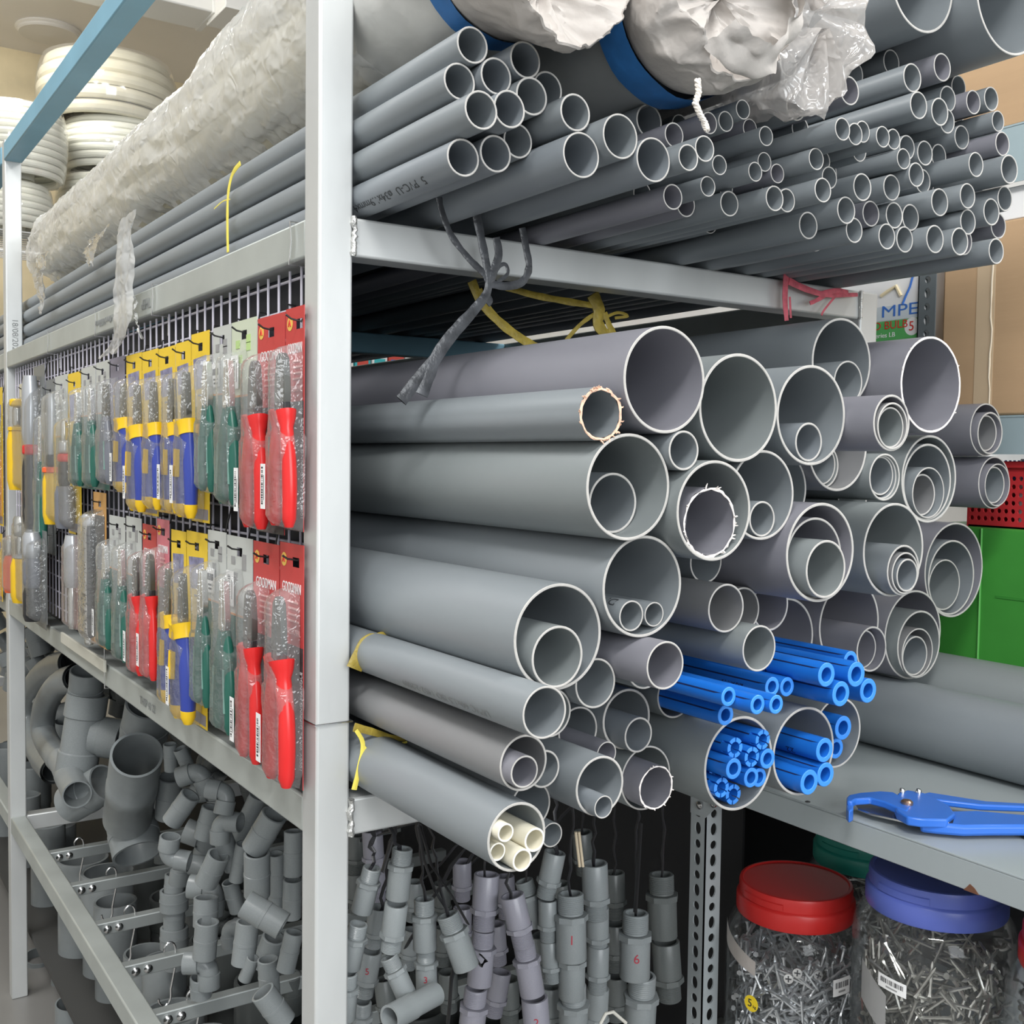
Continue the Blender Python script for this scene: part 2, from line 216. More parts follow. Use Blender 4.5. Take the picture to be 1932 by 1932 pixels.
PIPES = """A1 0.1989 0.0683 0.3889 0.0173 - g
A2 0.1918 0.0588 0.3553 0.0174 - g
A3 0.2024 0.0929 0.3641 0.0176 - g
A4 0.2072 0.1229 0.3843 0.0178 - g
A5 0.2157 0.1251 0.3480 0.0183 - g
A6 0.1911 0.1609 0.3681 0.0179 - g
A7 0.2304 0.0593 0.3190 0.0179 - g
A8 0.2245 0.0941 0.3278 0.0178 - g
A9 0.1993 0.0592 0.2829 0.0179 - g
A10 0.2010 0.0942 0.2919 0.0179 - g
A11 0.1937 0.1245 0.3108 0.0171 - g
A12 0.2419 0.1580 0.3320 0.0180 - g
A13 0.2546 0.1563 0.2888 0.0216 - g
A14 0.2661 0.1940 0.3100 0.0215 - g
A15 0.2682 0.2341 0.2938 0.0217 - g
A16 0.1735 0.3081 0.3675 0.0183 - g
A17 0.1876 0.3223 0.3277 0.0145 - g
A18 0.1615 0.3103 0.2927 0.0130 - g
b1 0.2273 0.2965 0.3380 0.0131 - g
b2 0.1289 0.3920 0.3892 0.0122 - g
b3 0.2374 0.3356 0.3548 0.0117 - g
b4 0.2390 0.3580 0.3600 0.0110 - g
b5 0.2467 0.3751 0.3736 0.0106 - g
b6 0.2157 0.4175 0.3685 0.0111 - g
b7 0.2517 0.4053 0.3499 0.0108 - g
b8 0.2799 0.2689 0.2990 0.0132 - g
b9 0.2781 0.2921 0.3119 0.0132 - g
b10 0.2502 0.3395 0.3092 0.0106 - g
b11 0.1693 0.3952 0.3298 0.0114 - g
b12 0.1789 0.3637 0.3125 0.0138 - g
b13 0.2396 0.3338 0.2885 0.0109 - g
b14 0.1882 0.4097 0.3087 0.0112 - g
b15 0.2316 0.2926 0.2733 0.0134 - g
b16 0.1791 0.3584 0.2842 0.0139 - g
b17 0.2181 0.3865 0.2819 0.0140 - g
b19 0.2542 0.3878 0.3089 0.0106 - g
b20 0.2363 0.4199 0.3282 0.0108 - g
b21 0.2374 0.4392 0.3184 0.0109 - g
b22 0.1786 0.4833 0.3281 0.0115 - g
b23 0.2576 0.4145 0.2840 0.0138 - g
b24 0.2498 0.4417 0.2872 0.0132 - g
b25 0.1706 0.4842 0.3581 0.0114 - g
b26 0.2400 0.4629 0.3944 0.0155 - g
b27 0.2000 0.5291 0.4223 0.0163 - g
b28 0.1193 0.6041 0.4242 0.0159 - g
b29 0.1114 0.6456 0.5048 0.0176 - g
b30 0.1384 0.6814 0.5026 0.0173 - g
b31 0.2208 0.5743 0.4387 0.0170 - g
b32 0.1535 0.7349 0.5245 0.0165 - g
b33 0.2346 0.6710 0.4691 0.0175 - g
b34 0.2374 0.7248 0.4919 0.0174 - g
b35 0.3075 0.4610 0.3535 0.0122 - g
b36 0.2856 0.5078 0.3616 0.0123 - g
b37 0.2714 0.5376 0.3727 0.0124 - g
b38 0.2796 0.5621 0.3693 0.0122 - g
b39 0.2390 0.6334 0.3882 0.0126 - g
b40 0.2270 0.5870 0.3692 0.0126 - g
b41 0.2741 0.4595 0.3294 0.0121 - g
b42 0.2228 0.5293 0.3496 0.0123 - g
b43 0.1612 0.6124 0.3624 0.0137 - g
b44 0.2402 0.5207 0.3256 0.0129 - g
b45 0.2778 0.4671 0.2965 0.0135 - g
b46 0.1596 0.5762 0.3457 0.0130 - g
b47 0.1549 0.6588 0.3807 0.0136 - g
b48 0.2426 0.6739 0.4347 0.0167 - g
b49 0.2453 0.7116 0.4332 0.0172 - g
b50 0.2257 0.7544 0.4621 0.0165 - g
b51 0.1681 0.8582 0.5122 0.0164 - g
b52 0.2402 0.7864 0.4602 0.0153 - g
b53 0.2452 0.8163 0.4687 0.0155 - g
b54 0.1673 0.8591 0.4798 0.0159 - g
b55 0.2324 0.7447 0.4311 0.0157 - g
b56 0.1627 0.8431 0.4539 0.0149 - g
b57 0.2192 0.7951 0.4227 0.0157 - g
b58 0.2539 0.8192 0.4389 0.0135 - g
b59 0.2579 0.8242 0.4104 0.0156 - g
b60 0.2685 0.8246 0.3762 0.0185 - g
b61 0.2188 0.6857 0.3918 0.0153 - g
b62 0.2500 0.6387 0.3635 0.0126 - g
b63 0.2221 0.7167 0.3892 0.0156 - g
b64 0.2009 0.7742 0.3996 0.0157 - g
b65 0.2516 0.6613 0.3480 0.0147 - g
b66 0.2100 0.7309 0.3590 0.0155 - g
b67 0.1721 0.7903 0.3724 0.0160 - g
b68 0.2083 0.8582 0.4134 0.0164 - g
b69 0.2654 0.7587 0.3724 0.0155 - g
b70 0.1993 0.8590 0.3736 0.0161 - g
b71 0.2516 0.8434 0.3453 0.0164 - g
b72 0.2508 0.8165 0.3248 0.0175 - g
b73 0.2613 0.7497 0.3335 0.0159 - g
b74 0.2533 0.7640 0.3049 0.0162 - g
b75 0.2448 0.7178 0.3244 0.0173 - g
b76 0.2343 0.8578 0.3152 0.0171 - g
b77 0.2536 0.8254 0.2756 0.0167 - g
b78 0.2459 0.7093 0.2781 0.0175 - g
b79 0.2563 0.7443 0.2778 0.0175 - g
b80 0.2282 0.7935 0.2883 0.0179 - g
b81 0.1590 0.8579 0.2825 0.0170 - g
b82 0.2279 0.6746 0.2764 0.0163 - g
b83 0.2242 0.6895 0.3057 0.0167 - g
b84 0.1466 0.7828 0.3329 0.0173 - g
b85 0.2253 0.6567 0.3038 0.0163 - g
b86 0.2367 0.6356 0.3319 0.0158 - g
b87 0.2163 0.6244 0.3031 0.0158 - g
b88 0.2518 0.5638 0.3189 0.0161 - g
b89 0.2438 0.5466 0.2917 0.0159 - g
b90 0.2355 0.5715 0.2733 0.0149 - g
b91 0.2277 0.6408 0.2759 0.0159 - g
b92 0.2127 0.5187 0.2761 0.0160 - g
b93 0.1510 0.6014 0.2812 0.0164 - g
b94 0.1598 0.5962 0.3184 0.0161 - g
b95 0.1722 0.6809 0.3651 0.0118 - g
b96 0.1733 0.7042 0.3648 0.0119 - g
b97 0.1045 0.7447 0.3984 0.0139 - g
b18 0.0755 0.4933 0.2981 0.0125 - g
big1 0.2464 0.6689 0.5791 0.0599 - g
big2 0.2772 0.8014 0.5841 0.0725 - g
C1 0.3210 0.2084 0.0759 0.0502 - g
C2 0.3146 0.1379 0.0418 0.0243 - g
C3 0.3156 0.1717 -0.0242 0.0497 - g
C4 0.3025 0.2019 -0.1193 0.0490 - g
C5 0.2907 0.1122 -0.1622 0.0496 - g
D1 0.1527 0.6555 0.1300 0.0567 - g
D2 0.3142 0.3118 0.0538 0.0539 - g
D3 0.2944 0.4399 0.0512 0.0538 - g
D4 0.2014 0.7728 0.1045 0.0630 - g
D5 0.3318 0.5245 0.0449 0.0309 - g
D6 0.2032 0.6820 -0.0164 0.0302 - g
D7 0.1918 0.6059 0.0198 0.0542 - g
D8 0.1726 0.8154 -0.0193 0.0596 - g
D9 0.0632 1.1076 0.0567 0.0419 - g
D10 0.0642 1.1326 -0.0269 0.0421 - g
D11 0.3285 0.2677 -0.0469 0.0487 - g
D12 0.3005 0.3620 -0.0335 0.0466 - g
D12b 0.1782 0.5192 -0.0324 0.0472 - g
D13 0.3110 0.4407 -0.0948 0.0533 - g
D14 0.2348 0.6627 -0.1055 0.0582 - g
D15 0.0163 1.1060 -0.1703 0.0776 - g
D16 0.2168 0.3647 -0.1097 0.0238 - g
D17 0.0871 0.5611 -0.1451 0.0507 - g
D18 0.2838 0.3305 -0.1506 0.0256 - g
D18b 0.2393 0.4000 -0.1627 0.0258 - g
D19 0.2020 0.4828 -0.1672 0.0304 - g
D20 0.1084 0.7391 -0.2205 0.0621 - g
D21 0.0257 0.9920 -0.2660 0.0700 - g
D23 0.3039 0.3590 -0.1918 0.0243 - g
D22 0.0989 0.6228 -0.2323 0.0546 - g
D30 0.1135 0.7316 -0.0501 0.0300 - g
D0 0.3233 0.2314 0.0104 0.0191 - g
E1 0.3374 0.0646 -0.2173 0.0232 - g
E1b 0.2609 0.1265 -0.2405 0.0236 - g
E2 0.2823 0.0810 -0.2768 0.0262 - g
E2b 0.0899 0.2331 -0.3390 0.0271 - g
E3 0.2868 0.0717 -0.3425 0.0320 - g
E3f 0.2297 0.1260 -0.3381 0.0239 - g
E4 0.2777 0.1662 -0.2130 0.0244 - g
E5 0.1604 0.3028 -0.1993 0.0243 - g
E6 0.3293 0.2083 -0.1912 0.0231 - g
E6b 0.2483 0.2537 -0.2081 0.0253 - g
E7 0.1798 0.2204 -0.2870 0.0261 - g
E8 0.1893 0.2790 -0.2795 0.0333 - g
E9 0.2799 0.1721 -0.3130 0.0293 - g
E10 0.1998 0.2989 -0.3446 0.0354 - g
E11 0.1918 0.3461 -0.2599 0.0264 - g
E3e 0.2392 0.1455 -0.3681 0.0125 - g
E2c 0.2551 0.1233 -0.2954 0.0185 - g
F1 0.2540 0.3848 -0.3278 0.0519 - g
F2 0.2539 0.4878 -0.3285 0.0510 - g
F3 0.1996 0.6096 -0.3348 0.0444 - g
C3i 0.2839 0.1786 -0.0403 0.0292 C3 g
C4a 0.2976 0.1924 -0.1474 0.0151 C4 g
C4b 0.2984 0.2201 -0.1477 0.0123 C4 g
C5i 0.2962 0.1074 -0.1795 0.0289 C5 g
D1i 0.1607 0.6590 0.1044 0.0276 D1 g
D3i 0.2856 0.4464 0.0228 0.0214 D3 g
D5i 0.3329 0.5249 0.0415 0.0258 D5 g
D5j 0.3299 0.5251 0.0399 0.0226 D5i g
D6i 0.1994 0.6820 -0.0164 0.0285 D6 g
D6j 0.1967 0.6823 -0.0148 0.0250 D6i g
D7i 0.1690 0.6071 -0.0032 0.0281 D7 g
D7j 0.1664 0.6072 -0.0020 0.0252 D7i g
D8i 0.1700 0.8150 -0.0236 0.0525 D8 g
D8j 0.1735 0.8129 -0.0378 0.0350 D8i g
D8k 0.1657 0.8101 -0.0408 0.0287 D8j g
D9i 0.0718 1.1060 0.0511 0.0336 D9 g
D9j 0.0662 1.1034 0.0511 0.0288 D9i g
D10i 0.0726 1.1290 -0.0306 0.0343 D10 g
D10j 0.0675 1.1267 -0.0308 0.0298 D10i g
D11i 0.3229 0.2668 -0.0587 0.0341 D11 g
D12i 0.2980 0.3649 -0.0583 0.0188 D12 g
D13i 0.3030 0.4398 -0.1015 0.0440 D13 g
D13j 0.3205 0.4385 -0.1117 0.0312 D13i g
D14i 0.2513 0.6602 -0.1291 0.0313 D14 g
D14j 0.2543 0.6599 -0.1324 0.0259 D14i g
D14k 0.2553 0.6625 -0.1350 0.0206 D14j g
D15i 0.0139 1.1027 -0.1829 0.0615 D15 g
D15j 0.0091 1.0913 -0.1946 0.0418 D15i g
D20j 0.1531 0.7303 -0.2472 0.0308 D20 g
D20i 0.1410 0.7287 -0.2490 0.0264 D20j g
D21i 0.0418 0.9850 -0.2785 0.0530 D21 g
D21j 0.0453 0.9770 -0.2905 0.0385 D21i g
D21k 0.0420 0.9755 -0.2955 0.0310 D21j g
E2i 0.2967 0.0722 -0.2802 0.0150 E2 g
E7i 0.2350 0.2153 -0.2980 0.0128 E7 g
E8i 0.2148 0.2744 -0.2908 0.0192 E8 g
E9i 0.2954 0.1644 -0.3280 0.0112 E9 g
E10i 0.2268 0.2897 -0.3467 0.0237 E10 g
E3a 0.2968 0.0529 -0.3323 0.0086 E3 c
E3b 0.2895 0.0896 -0.3477 0.0114 E3 c
E3c 0.2822 0.0539 -0.3543 0.0087 E3 c
E3d 0.2954 0.0721 -0.3613 0.0106 E3 c
bl1 0.2163 0.3557 -0.2666 0.0118 E11 b
bl2 0.2843 0.3328 -0.2622 0.0112 E11 b
bl3 0.3377 0.2831 -0.2274 0.0098 - b
bl4 0.3581 0.3018 -0.2334 0.0098 - b
bl5 0.3640 0.3211 -0.2342 0.0096 - b
bl6 0.2800 0.4053 -0.2410 0.0108 - b
bl7 0.2600 0.4507 -0.2494 0.0111 - b
bl8 0.3000 0.4681 -0.2306 0.0136 - b
bl9 0.2607 0.5556 -0.2302 0.0123 - b
bl10 0.3000 0.5176 -0.2350 0.0144 - b
bl11 0.3000 0.4927 -0.2544 0.0142 - b
bl12 0.2836 0.5597 -0.2610 0.0144 - b
bl13 0.2599 0.4139 -0.3041 0.0112 F1 b
bl14 0.2629 0.3686 -0.3063 0.0113 F1 b
bl15 0.2616 0.3959 -0.3204 0.0113 F1 b
bl16 0.2611 0.4213 -0.3262 0.0114 F1 b
bl17 0.2772 0.3534 -0.3235 0.0114 F1 b
bl18 0.2311 0.3733 -0.3424 0.0112 F1 b
bl19 0.2621 0.3956 -0.3432 0.0111 F1 b
bl20 0.2537 0.4169 -0.3484 0.0109 F1 b
bl21 0.2609 0.3518 -0.3475 0.0110 F1 b
bl22 0.2481 0.3826 -0.3633 0.0114 F1 b
bl23 0.2684 0.5057 -0.3265 0.0142 F2 b
bl25 0.2699 0.4797 -0.3592 0.0145 F2 b
bl26 0.2684 0.5084 -0.3551 0.0142 F2 b
bl24 0.1915 0.6181 -0.3574 0.0133 F3 b
bl27 0.2078 0.6106 -0.3270 0.0152 F3 b
bl28 0.1623 0.6374 -0.3383 0.0136 F3 b"""
# ------------------------------------------------------------------ galvanised rack that carries the pipes
ZU, ZL, ZB = .26, -.38, -.96       # tops of the upper, lower and bottom beams
WR = .876                          # inner face of the far front post
rack = thing('steel_rack', 'welded galvanised square tube rack carrying the grey pipes and the tool panel', 'rack', (0, 0, -1.45))
rack.location.z = -1.45
def rp(name, a, b, m=GALV, bev=.003):
    o = MB().box([a[0], a[1], a[2]+1.45], [b[0], b[1], b[2]+1.45]).build(name, m, rack, bevel=bev); return o
near_post = rp('post', (-.04, 0, -1.45), (0, .04, .80))
rp('post', (-2.03, 0, -1.45), (-1.99, .04, .80)); rp('post', (-4.02, 0, -1.45), (-3.98, .04, .80))
rp('post', (-.04, WR, -.22), (0, WR+.04, ZU)); rp('post', (-2.03, WR, -1.45), (-1.99, WR+.04, .80)); rp('post', (-4.02, WR, -1.45), (-3.98, WR+.04, .80))
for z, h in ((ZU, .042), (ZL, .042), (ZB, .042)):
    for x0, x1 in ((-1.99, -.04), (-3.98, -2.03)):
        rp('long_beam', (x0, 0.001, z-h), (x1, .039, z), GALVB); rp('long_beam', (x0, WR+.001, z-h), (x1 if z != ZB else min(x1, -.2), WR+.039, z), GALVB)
for x in (-.04, -2.03, -4.02):
    for z in (ZU, ZL, ZB):
        if z == ZB and x == -.04: continue
        rp('cross_beam', (x+.001, .04, z-.042), (x+.039, WR, z), GALV)
o = rp('cross_beam', (-1.02, .04, ZU-.043), (-.98, WR, ZU-.001), PAINTB); o['label'] = 'light blue painted cross beam'
for x0, x1 in ((-1.99, .45), (-3.98, -2.03)):
    o = rp('top_beam', (x0, -.002, .745), (x1, .042, .79), PAINTB); o['label'] = 'light blue painted top beam'
# the row of perforated rails at the bottom of the rack
railx = []
for px, py in ((150, 1650), (215, 1660), (288, 1720), (338, 1795), (398, 1880), (470, 1985)):
    p = at(px, py, Y=.06); railx.append(p.x)
railx = [-1.70, -1.46, -1.22, -1.0, -.79, -.6, -.42, -.24]
for x in railx:
    mb = MB().box((x-.012, .04, ZB-.034+1.45), (x+.012, WR, ZB-.008+1.45))
    o = mb.build('cross_rail', GALVD, rack, bevel=.002)
    b2 = MB()
    for y in (.062, .085):
        b2.lathe([(.0085, 0), (.0085, .004), (.005, .007), (.001, .0075)], 10, axisM((x+.012, y, ZB-.021+1.45), (1, 0, 0)))
    b2.build('rail_bolt', STEEL, o)
o = rp('back_board', (-3.97, WR-.006, -1.44), (-.21, WR-.001, ZL-.045), mat('dark_back_board', (.03, .03, .032), .8), 0)  # added black board standing in for the deep shade under the pipes
# weld beads where the front beams meet the near post
for z in (ZU, ZL):
    pts = [(.0015, .0405, z-.042+i*.0035+1.45) for i in range(13)]
    pts = [(p[0]+random.uniform(-.001, .001), p[1]+random.uniform(-.001, .002), p[2]) for p in pts]
    MB().sweep(pts, [.0025+random.uniform(0, .002) for _ in pts], 8).build('weld_bead', WELD, rack)
pts = [(.0015, WR-.001, ZU-.042+i*.0035+1.45) for i in range(13)]
MB().sweep(pts, [.0022+random.uniform(0, .0015) for _ in pts], 8).build('weld_bead', WELD, rack)
# printing on the steel
text('18/08/2022', .020, frame((-1.9895, .021, .30+1.45), (0, 0, -1), (0, 1, 0)), mat('faint_ink', (.22, .23, .23), .6), rack)
p = at(275, 572, Y=0)
text('THEP', .022, frame((p.x, -.0002, p.z+1.45), (-1, 0, 0), (0, 0, -1)), MATS['faint_ink'], rack)
p = at(205, 602, Y=0)
text('40X80X1.40mmX6000mm', .018, frame((p.x, -.0002, p.z+1.45), (-1, 0, 0), (0, 0, -1)), MATS['faint_ink'], rack)
p = at(278, 1330, Y=0)
text('THEP 40 22', .018, frame((p.x, -.0002, p.z+1.45), (1, 0, 0), (0, 0, 1)), MATS['faint_ink'], rack)
def wire_loop(zc, x0, x1, y0, y1, label, tilt=0, r=.0011):
    g = .0018; pts = [(x0-g, y0-g, zc), (x1+g, y0-g, zc-tilt), (x1+g, y1+g, zc), (x0-g, y1+g, zc+tilt), (x0-g, y0-g, zc), (x0-g-.003, y0-g-.004, zc-.008)]
    return tag(MB().sweep(pts, r, 6).build('wire_tie', STEEL), label, 'wire')
wire_loop(-.292, -.04, 0, 0, .04, 'thin wire twisted around the near rack post beside the red pliers')
for px, py, lab in ((551, 425, 'thin wire tie around the upper rack beam close to the near post'), (290, 545, 'thin wire tie around the middle of the upper rack beam'), (182, 595, 'thin wire tie around the upper rack beam left of the hanging film strip'), (92, 630, 'thin wire tie around the upper rack beam nearest the far post')):
    x = at(px, py, Y=0).x
    pts = [(x, .042, ZU+.002), (x, -.0025, ZU+.002), (x+.004, -.0025, ZU-.02), (x-.002, -.0025, ZU-.045), (x, .022, ZU-.046), (x, .022, ZU-.075)]
    tag(MB().sweep(pts, .0011, 6).build('wire_tie', STEEL), lab, 'wire')
x = at(200, 1230, Y=0).x
tag(MB().sweep([(x, -.0025, -.31), (x+.002, -.003, -.36), (x, -.0025, ZL-.044), (x, .03, ZL-.0445)], .0011, 6).build('wire_tie', STEEL), 'thin wire tie hanging over the lower rack beam under the green tools', 'wire')

# ------------------------------------------------------------------ pipes
OUT = {}
HAND = {
'A1': 'medium grey pipe directly under the left sack with blue tape', 'A2': 'medium grey pipe protruding farthest left, one row below the left sack', 'A3': 'medium grey pipe in the middle of the upper left cluster, under the left sack',
'A4': 'medium grey pipe end half covered by the drooping left sack', 'A5': 'medium grey pipe upper right of the two touching pipes in the left cluster', 'A6': 'recessed medium grey pipe right of the upper left cluster, behind its neighbours',
'A7': 'medium grey pipe, left one of the two touching ends above the printed pipe', 'A8': 'medium grey pipe, right one of the two touching ends above the printed pipe', 'A9': 'grey pipe with dark upside-down printing resting on the upper beam beside the near post',
'A10': 'medium grey pipe just right of the printed pipe on the upper beam', 'A11': 'recessed grey pipe two places right of the printed pipe on the upper beam', 'A12': 'medium grey pipe with a chipped rim below the middle taped sack',
'A13': 'larger grey pipe, leftmost of three big ones above the black straps', 'A14': 'larger grey pipe, middle of three big ones above the black straps', 'A15': 'larger grey pipe, rightmost of three big ones, below the middle sack',
'A16': 'recessed grey pipe touching the underside of the middle taped sack', 'A17': 'small grey pipe peeking from behind the rightmost larger pipe below the middle sack', 'A18': 'small recessed grey pipe below the rightmost of the three larger pipes',
'big1': 'very wide grey pipe at the top edge of the photo, right of the clear bag', 'big2': 'very wide grey pipe at the top right corner of the photo',
'C1': 'wide violet-grey pipe on top of the large stack, nearest below the black strap', 'C2': 'mid-size grey pipe with a rough orange sawn rim beside the wide violet-grey pipe', 'C3': 'wide grey pipe below the rough orange rimmed one, holding one narrower pipe',
'C4': 'wide grey pipe holding two small thick-walled pipes side by side', 'C5': 'wide grey pipe nearest the rack post, holding one mid-size pipe', 'D0': 'small grey pipe squeezed between three wide pipes near the stack top',
'D1': 'wide grey pipe behind the stack top, below the red twine, holding one small pipe', 'D2': 'wide empty greenish-grey pipe, second from left in the top of the stack', 'D3': 'third wide pipe from left in the stack top, holding one small pipe',
'D4': 'wide empty grey pipe at the right end of the stack top, before the cardboard box', 'D5': 'mid-size grey pipe with two thin pipes nested tightly, left of the right end pipe', 'D6': 'mid-size grey pipe below another nested trio, left of the four nested wide pipes',
'D7': 'wide grey pipe recessed behind the third top pipe, with nested arcs inside', 'D8': 'wide grey pipe with three more pipes nested off-centre, right side of stack', 'D9': 'mid-size grey pipe with nested ends sticking out in front of the cardboard box',
'D10': 'mid-size grey pipe with nested ends sticking out in front of the red basket', 'D11': 'wide grey pipe holding a pipe with a ragged white sawn rim', 'D12': 'wide grey pipe with one small pipe inside, right of the ragged white rim',
'D12b': 'wide grey pipe recessed directly behind the one holding a single small pipe', 'D13': 'wide grey pipe with two pipes nested inside in the centre right of the stack', 'D14': 'wide grey pipe holding three tightly nested pipe ends, left of the green box',
'D15': 'wide grey pipe with two nested pipes overlapping the green box', 'D16': 'small recessed grey pipe under the ragged white rimmed one', 'D17': 'wide dark recessed grey pipe behind the three short pipes in mid stack',
'D18': 'mid-size grey pipe, leftmost of three side by side above the blue pipes', 'D18b': 'mid-size grey pipe, middle of three side by side above the blue pipes', 'D19': 'mid-size violet-grey pipe, rightmost of three side by side above the blue pipes',
'D20': 'wide grey pipe with two thin pipes inside, right above the blue pipes', 'D21': 'wide grey pipe with three pipes nested off-centre, just above the shelf pipes', 'D22': 'wide dark recessed pipe between the violet-grey pipe and the one above the blue pipes',
'D23': 'mid-size grey pipe protruding alone just left of the highest blue pipes', 'D30': 'mid-size recessed grey pipe tucked below the nested mid-size trio',
'E1': 'mid-size grey pipe end under the wide pipe nearest the post, third from bottom', 'E1b': 'mid-size pipe recessed close behind the third from bottom at the left', 'E2': 'mid-size grey pipe holding one thin pipe, second from bottom at the left',
'E2b': 'small recessed pipe behind the one holding a single thin pipe at lower left', 'E2c': 'small pipe touching the right of the one holding a single thin pipe at lower left', 'E3': 'bottom left wide grey pipe holding four cream pipes',
'E3f': 'recessed grey pipe right behind the one with cream pipes', 'E3e': 'very small grey pipe just right of the one with cream pipes', 'E4': 'mid-size empty grey pipe right of the wide pipe nearest the post',
'E5': 'recessed mid-size pipe below the wide pipe with two small thick-walled pipes', 'E6': 'mid-size violet-grey pipe protruding left of the leftmost blue pipes', 'E6b': 'mid-size pipe just behind the violet-grey one left of the blue pipes',
'E7': 'recessed mid-size grey pipe with a small violet pipe sticking out of it', 'E8': 'mid-size grey pipe with a smaller pipe sticking out, centre of lower stack', 'E9': 'wide grey pipe at the stack bottom holding one small pipe, over the hanging adaptors',
'E10': 'wide grey pipe at the stack bottom holding a pipe with a rough white rim', 'E11': 'recessed grey pipe that the leftmost blue pipes come out of', 'F1': 'wide grey pipe filled with ten slim blue pipes', 'F2': 'wide grey pipe holding three thick blue pipes, right of the filled one', 'F3': 'wide recessed grey pipe with three blue pipes, behind the one right of the filled one',
}
INNER = {'C3i': 'mid-size pipe lying inside the wide pipe below the rough orange rim', 'C4a': 'small thick-walled pipe, left of two inside the same wide pipe', 'C4b': 'small thick-walled pipe, right of two inside the same wide pipe', 'C5i': 'mid-size pipe lying inside the wide pipe nearest the rack post',
'D1i': 'small pipe inside the wide pipe below the red twine', 'D3i': 'small pipe lying in the third wide pipe of the stack top', 'D5i': 'middle ring of the tight nested trio left of the right end pipe', 'D5j': 'innermost ring of the tight nested trio left of the right end pipe',
'D6i': 'middle ring of the lower nested trio left of the four nested pipes', 'D6j': 'innermost ring of the lower nested trio left of the four nested pipes', 'D7i': 'outer arc inside the recessed wide pipe behind the third top pipe', 'D7j': 'inner arc inside the recessed wide pipe behind the third top pipe',
'D8i': 'second largest ring of the four nested pipes at the stack right', 'D8j': 'third largest ring of the four nested pipes at the stack right', 'D8k': 'smallest ring of the four nested pipes at the stack right', 'D9i': 'pipe end nested in the mid-size pipe before the cardboard box', 'D9j': 'innermost thin pipe of the group before the cardboard box',
'D10i': 'pipe end nested in the mid-size pipe before the red basket', 'D10j': 'innermost thin pipe of the group before the red basket', 'D11i': 'dark pipe with ragged white sawn rim inside a wider pipe', 'D12i': 'small pipe inside the wide pipe right of the ragged white rim',
'D13i': 'larger pipe nested inside the wide pipe at centre right of the stack', 'D13j': 'protruding smaller pipe nested at centre right of the stack', 'D14i': 'largest of three tight pipe ends inside the wide pipe left of the green box', 'D14j': 'middle of three tight pipe ends inside the wide pipe left of the green box', 'D14k': 'smallest of three tight pipe ends inside the wide pipe left of the green box',
'D15i': 'larger nested pipe inside the one overlapping the green box', 'D15j': 'smaller nested pipe inside the one overlapping the green box', 'D20j': 'larger thin pipe inside the wide pipe right above the blue pipes', 'D20i': 'smaller thin pipe inside the wide pipe right above the blue pipes',
'D21i': 'largest nested ring in the pipe just above the shelf pipes', 'D21j': 'middle nested ring in the pipe just above the shelf pipes', 'D21k': 'smallest nested ring in the pipe just above the shelf pipes', 'E2i': 'thin thick-walled violet pipe inside the second pipe from bottom left', 'E7i': 'small violet pipe sticking out above the bottom pipe with one small pipe',
'E8i': 'smaller pipe sticking out of the one at the centre of the lower stack', 'E9i': 'small pipe lying inside the bottom pipe over the hanging adaptors', 'E10i': 'violet pipe with rough white rim at the bottom centre of the stack',
'E3a': 'cream pipe, upper left of the four cream ones', 'E3b': 'cream pipe, upper right of the four cream ones', 'E3c': 'cream pipe, lower left of the four cream ones', 'E3d': 'cream pipe, lower right of the four cream ones'}
BLUEL = {1: 'slim blue pipe protruding leftmost of all', 2: 'slim blue pipe lying right above the rim of the filled grey pipe', 3: 'slim blue pipe just above and right of the leftmost blue one', 4: 'slim blue pipe, left one of the pair below the middle blue pair', 5: 'slim blue pipe, right one of the pair below the middle blue pair', 6: 'slim blue pipe, left one of the middle blue pair', 7: 'slim blue pipe, right one of the middle blue pair',
8: 'thick blue pipe with a jagged bright cut end, upper of the two', 9: 'thick blue pipe hidden highest, behind the thin grey pair', 10: 'thick blue pipe to the right of the upper jagged one', 11: 'thick blue pipe with a jagged bright cut end, lower of the two', 12: 'thick blue pipe reaching farthest right over the shelf pipe',
13: 'slotted blue pipe at the top inside the filled grey pipe', 14: 'slotted blue pipe at the upper left inside the filled grey pipe', 15: 'slotted blue pipe in the centre right inside the filled grey pipe', 16: 'plain blue pipe at the right edge inside the filled grey pipe', 17: 'blue pipe in the middle left of the filled grey pipe', 18: 'slotted blue pipe at the far left inside the filled grey pipe', 19: 'blue pipe lower right of the centre in the filled grey pipe', 20: 'blue pipe peeking behind the lower right one in the filled pipe', 21: 'slotted blue pipe, left of the lowest two in the filled pipe', 22: 'slotted blue pipe, right of the lowest two in the filled pipe',
23: 'thick blue pipe, highest of three in the grey pipe above the shelf', 25: 'thick blue pipe, lowest left of three in the grey pipe above the shelf', 26: 'thick blue pipe, lowest right of three in the grey pipe above the shelf', 24: 'blue pipe, lowest in the recessed grey pipe', 27: 'blue pipe, rightmost in the recessed grey pipe', 28: 'blue pipe, leftmost in the recessed grey pipe'}
VIOLET = {'C1', 'D4', 'D9', 'D10', 'D11i', 'D13', 'D13i', 'D15', 'D17', 'D19', 'D20', 'D20i', 'D20j', 'D21', 'E2i', 'E6', 'E7i', 'E10i', 'D5', 'D22', 'D9i', 'D10i'}
ROUGH = {'C2': .0012, 'D11i': .0014, 'E10i': .0006, 'D4': .0004, 'bl8': 0, 'D13j': .0}
EXACT = {}
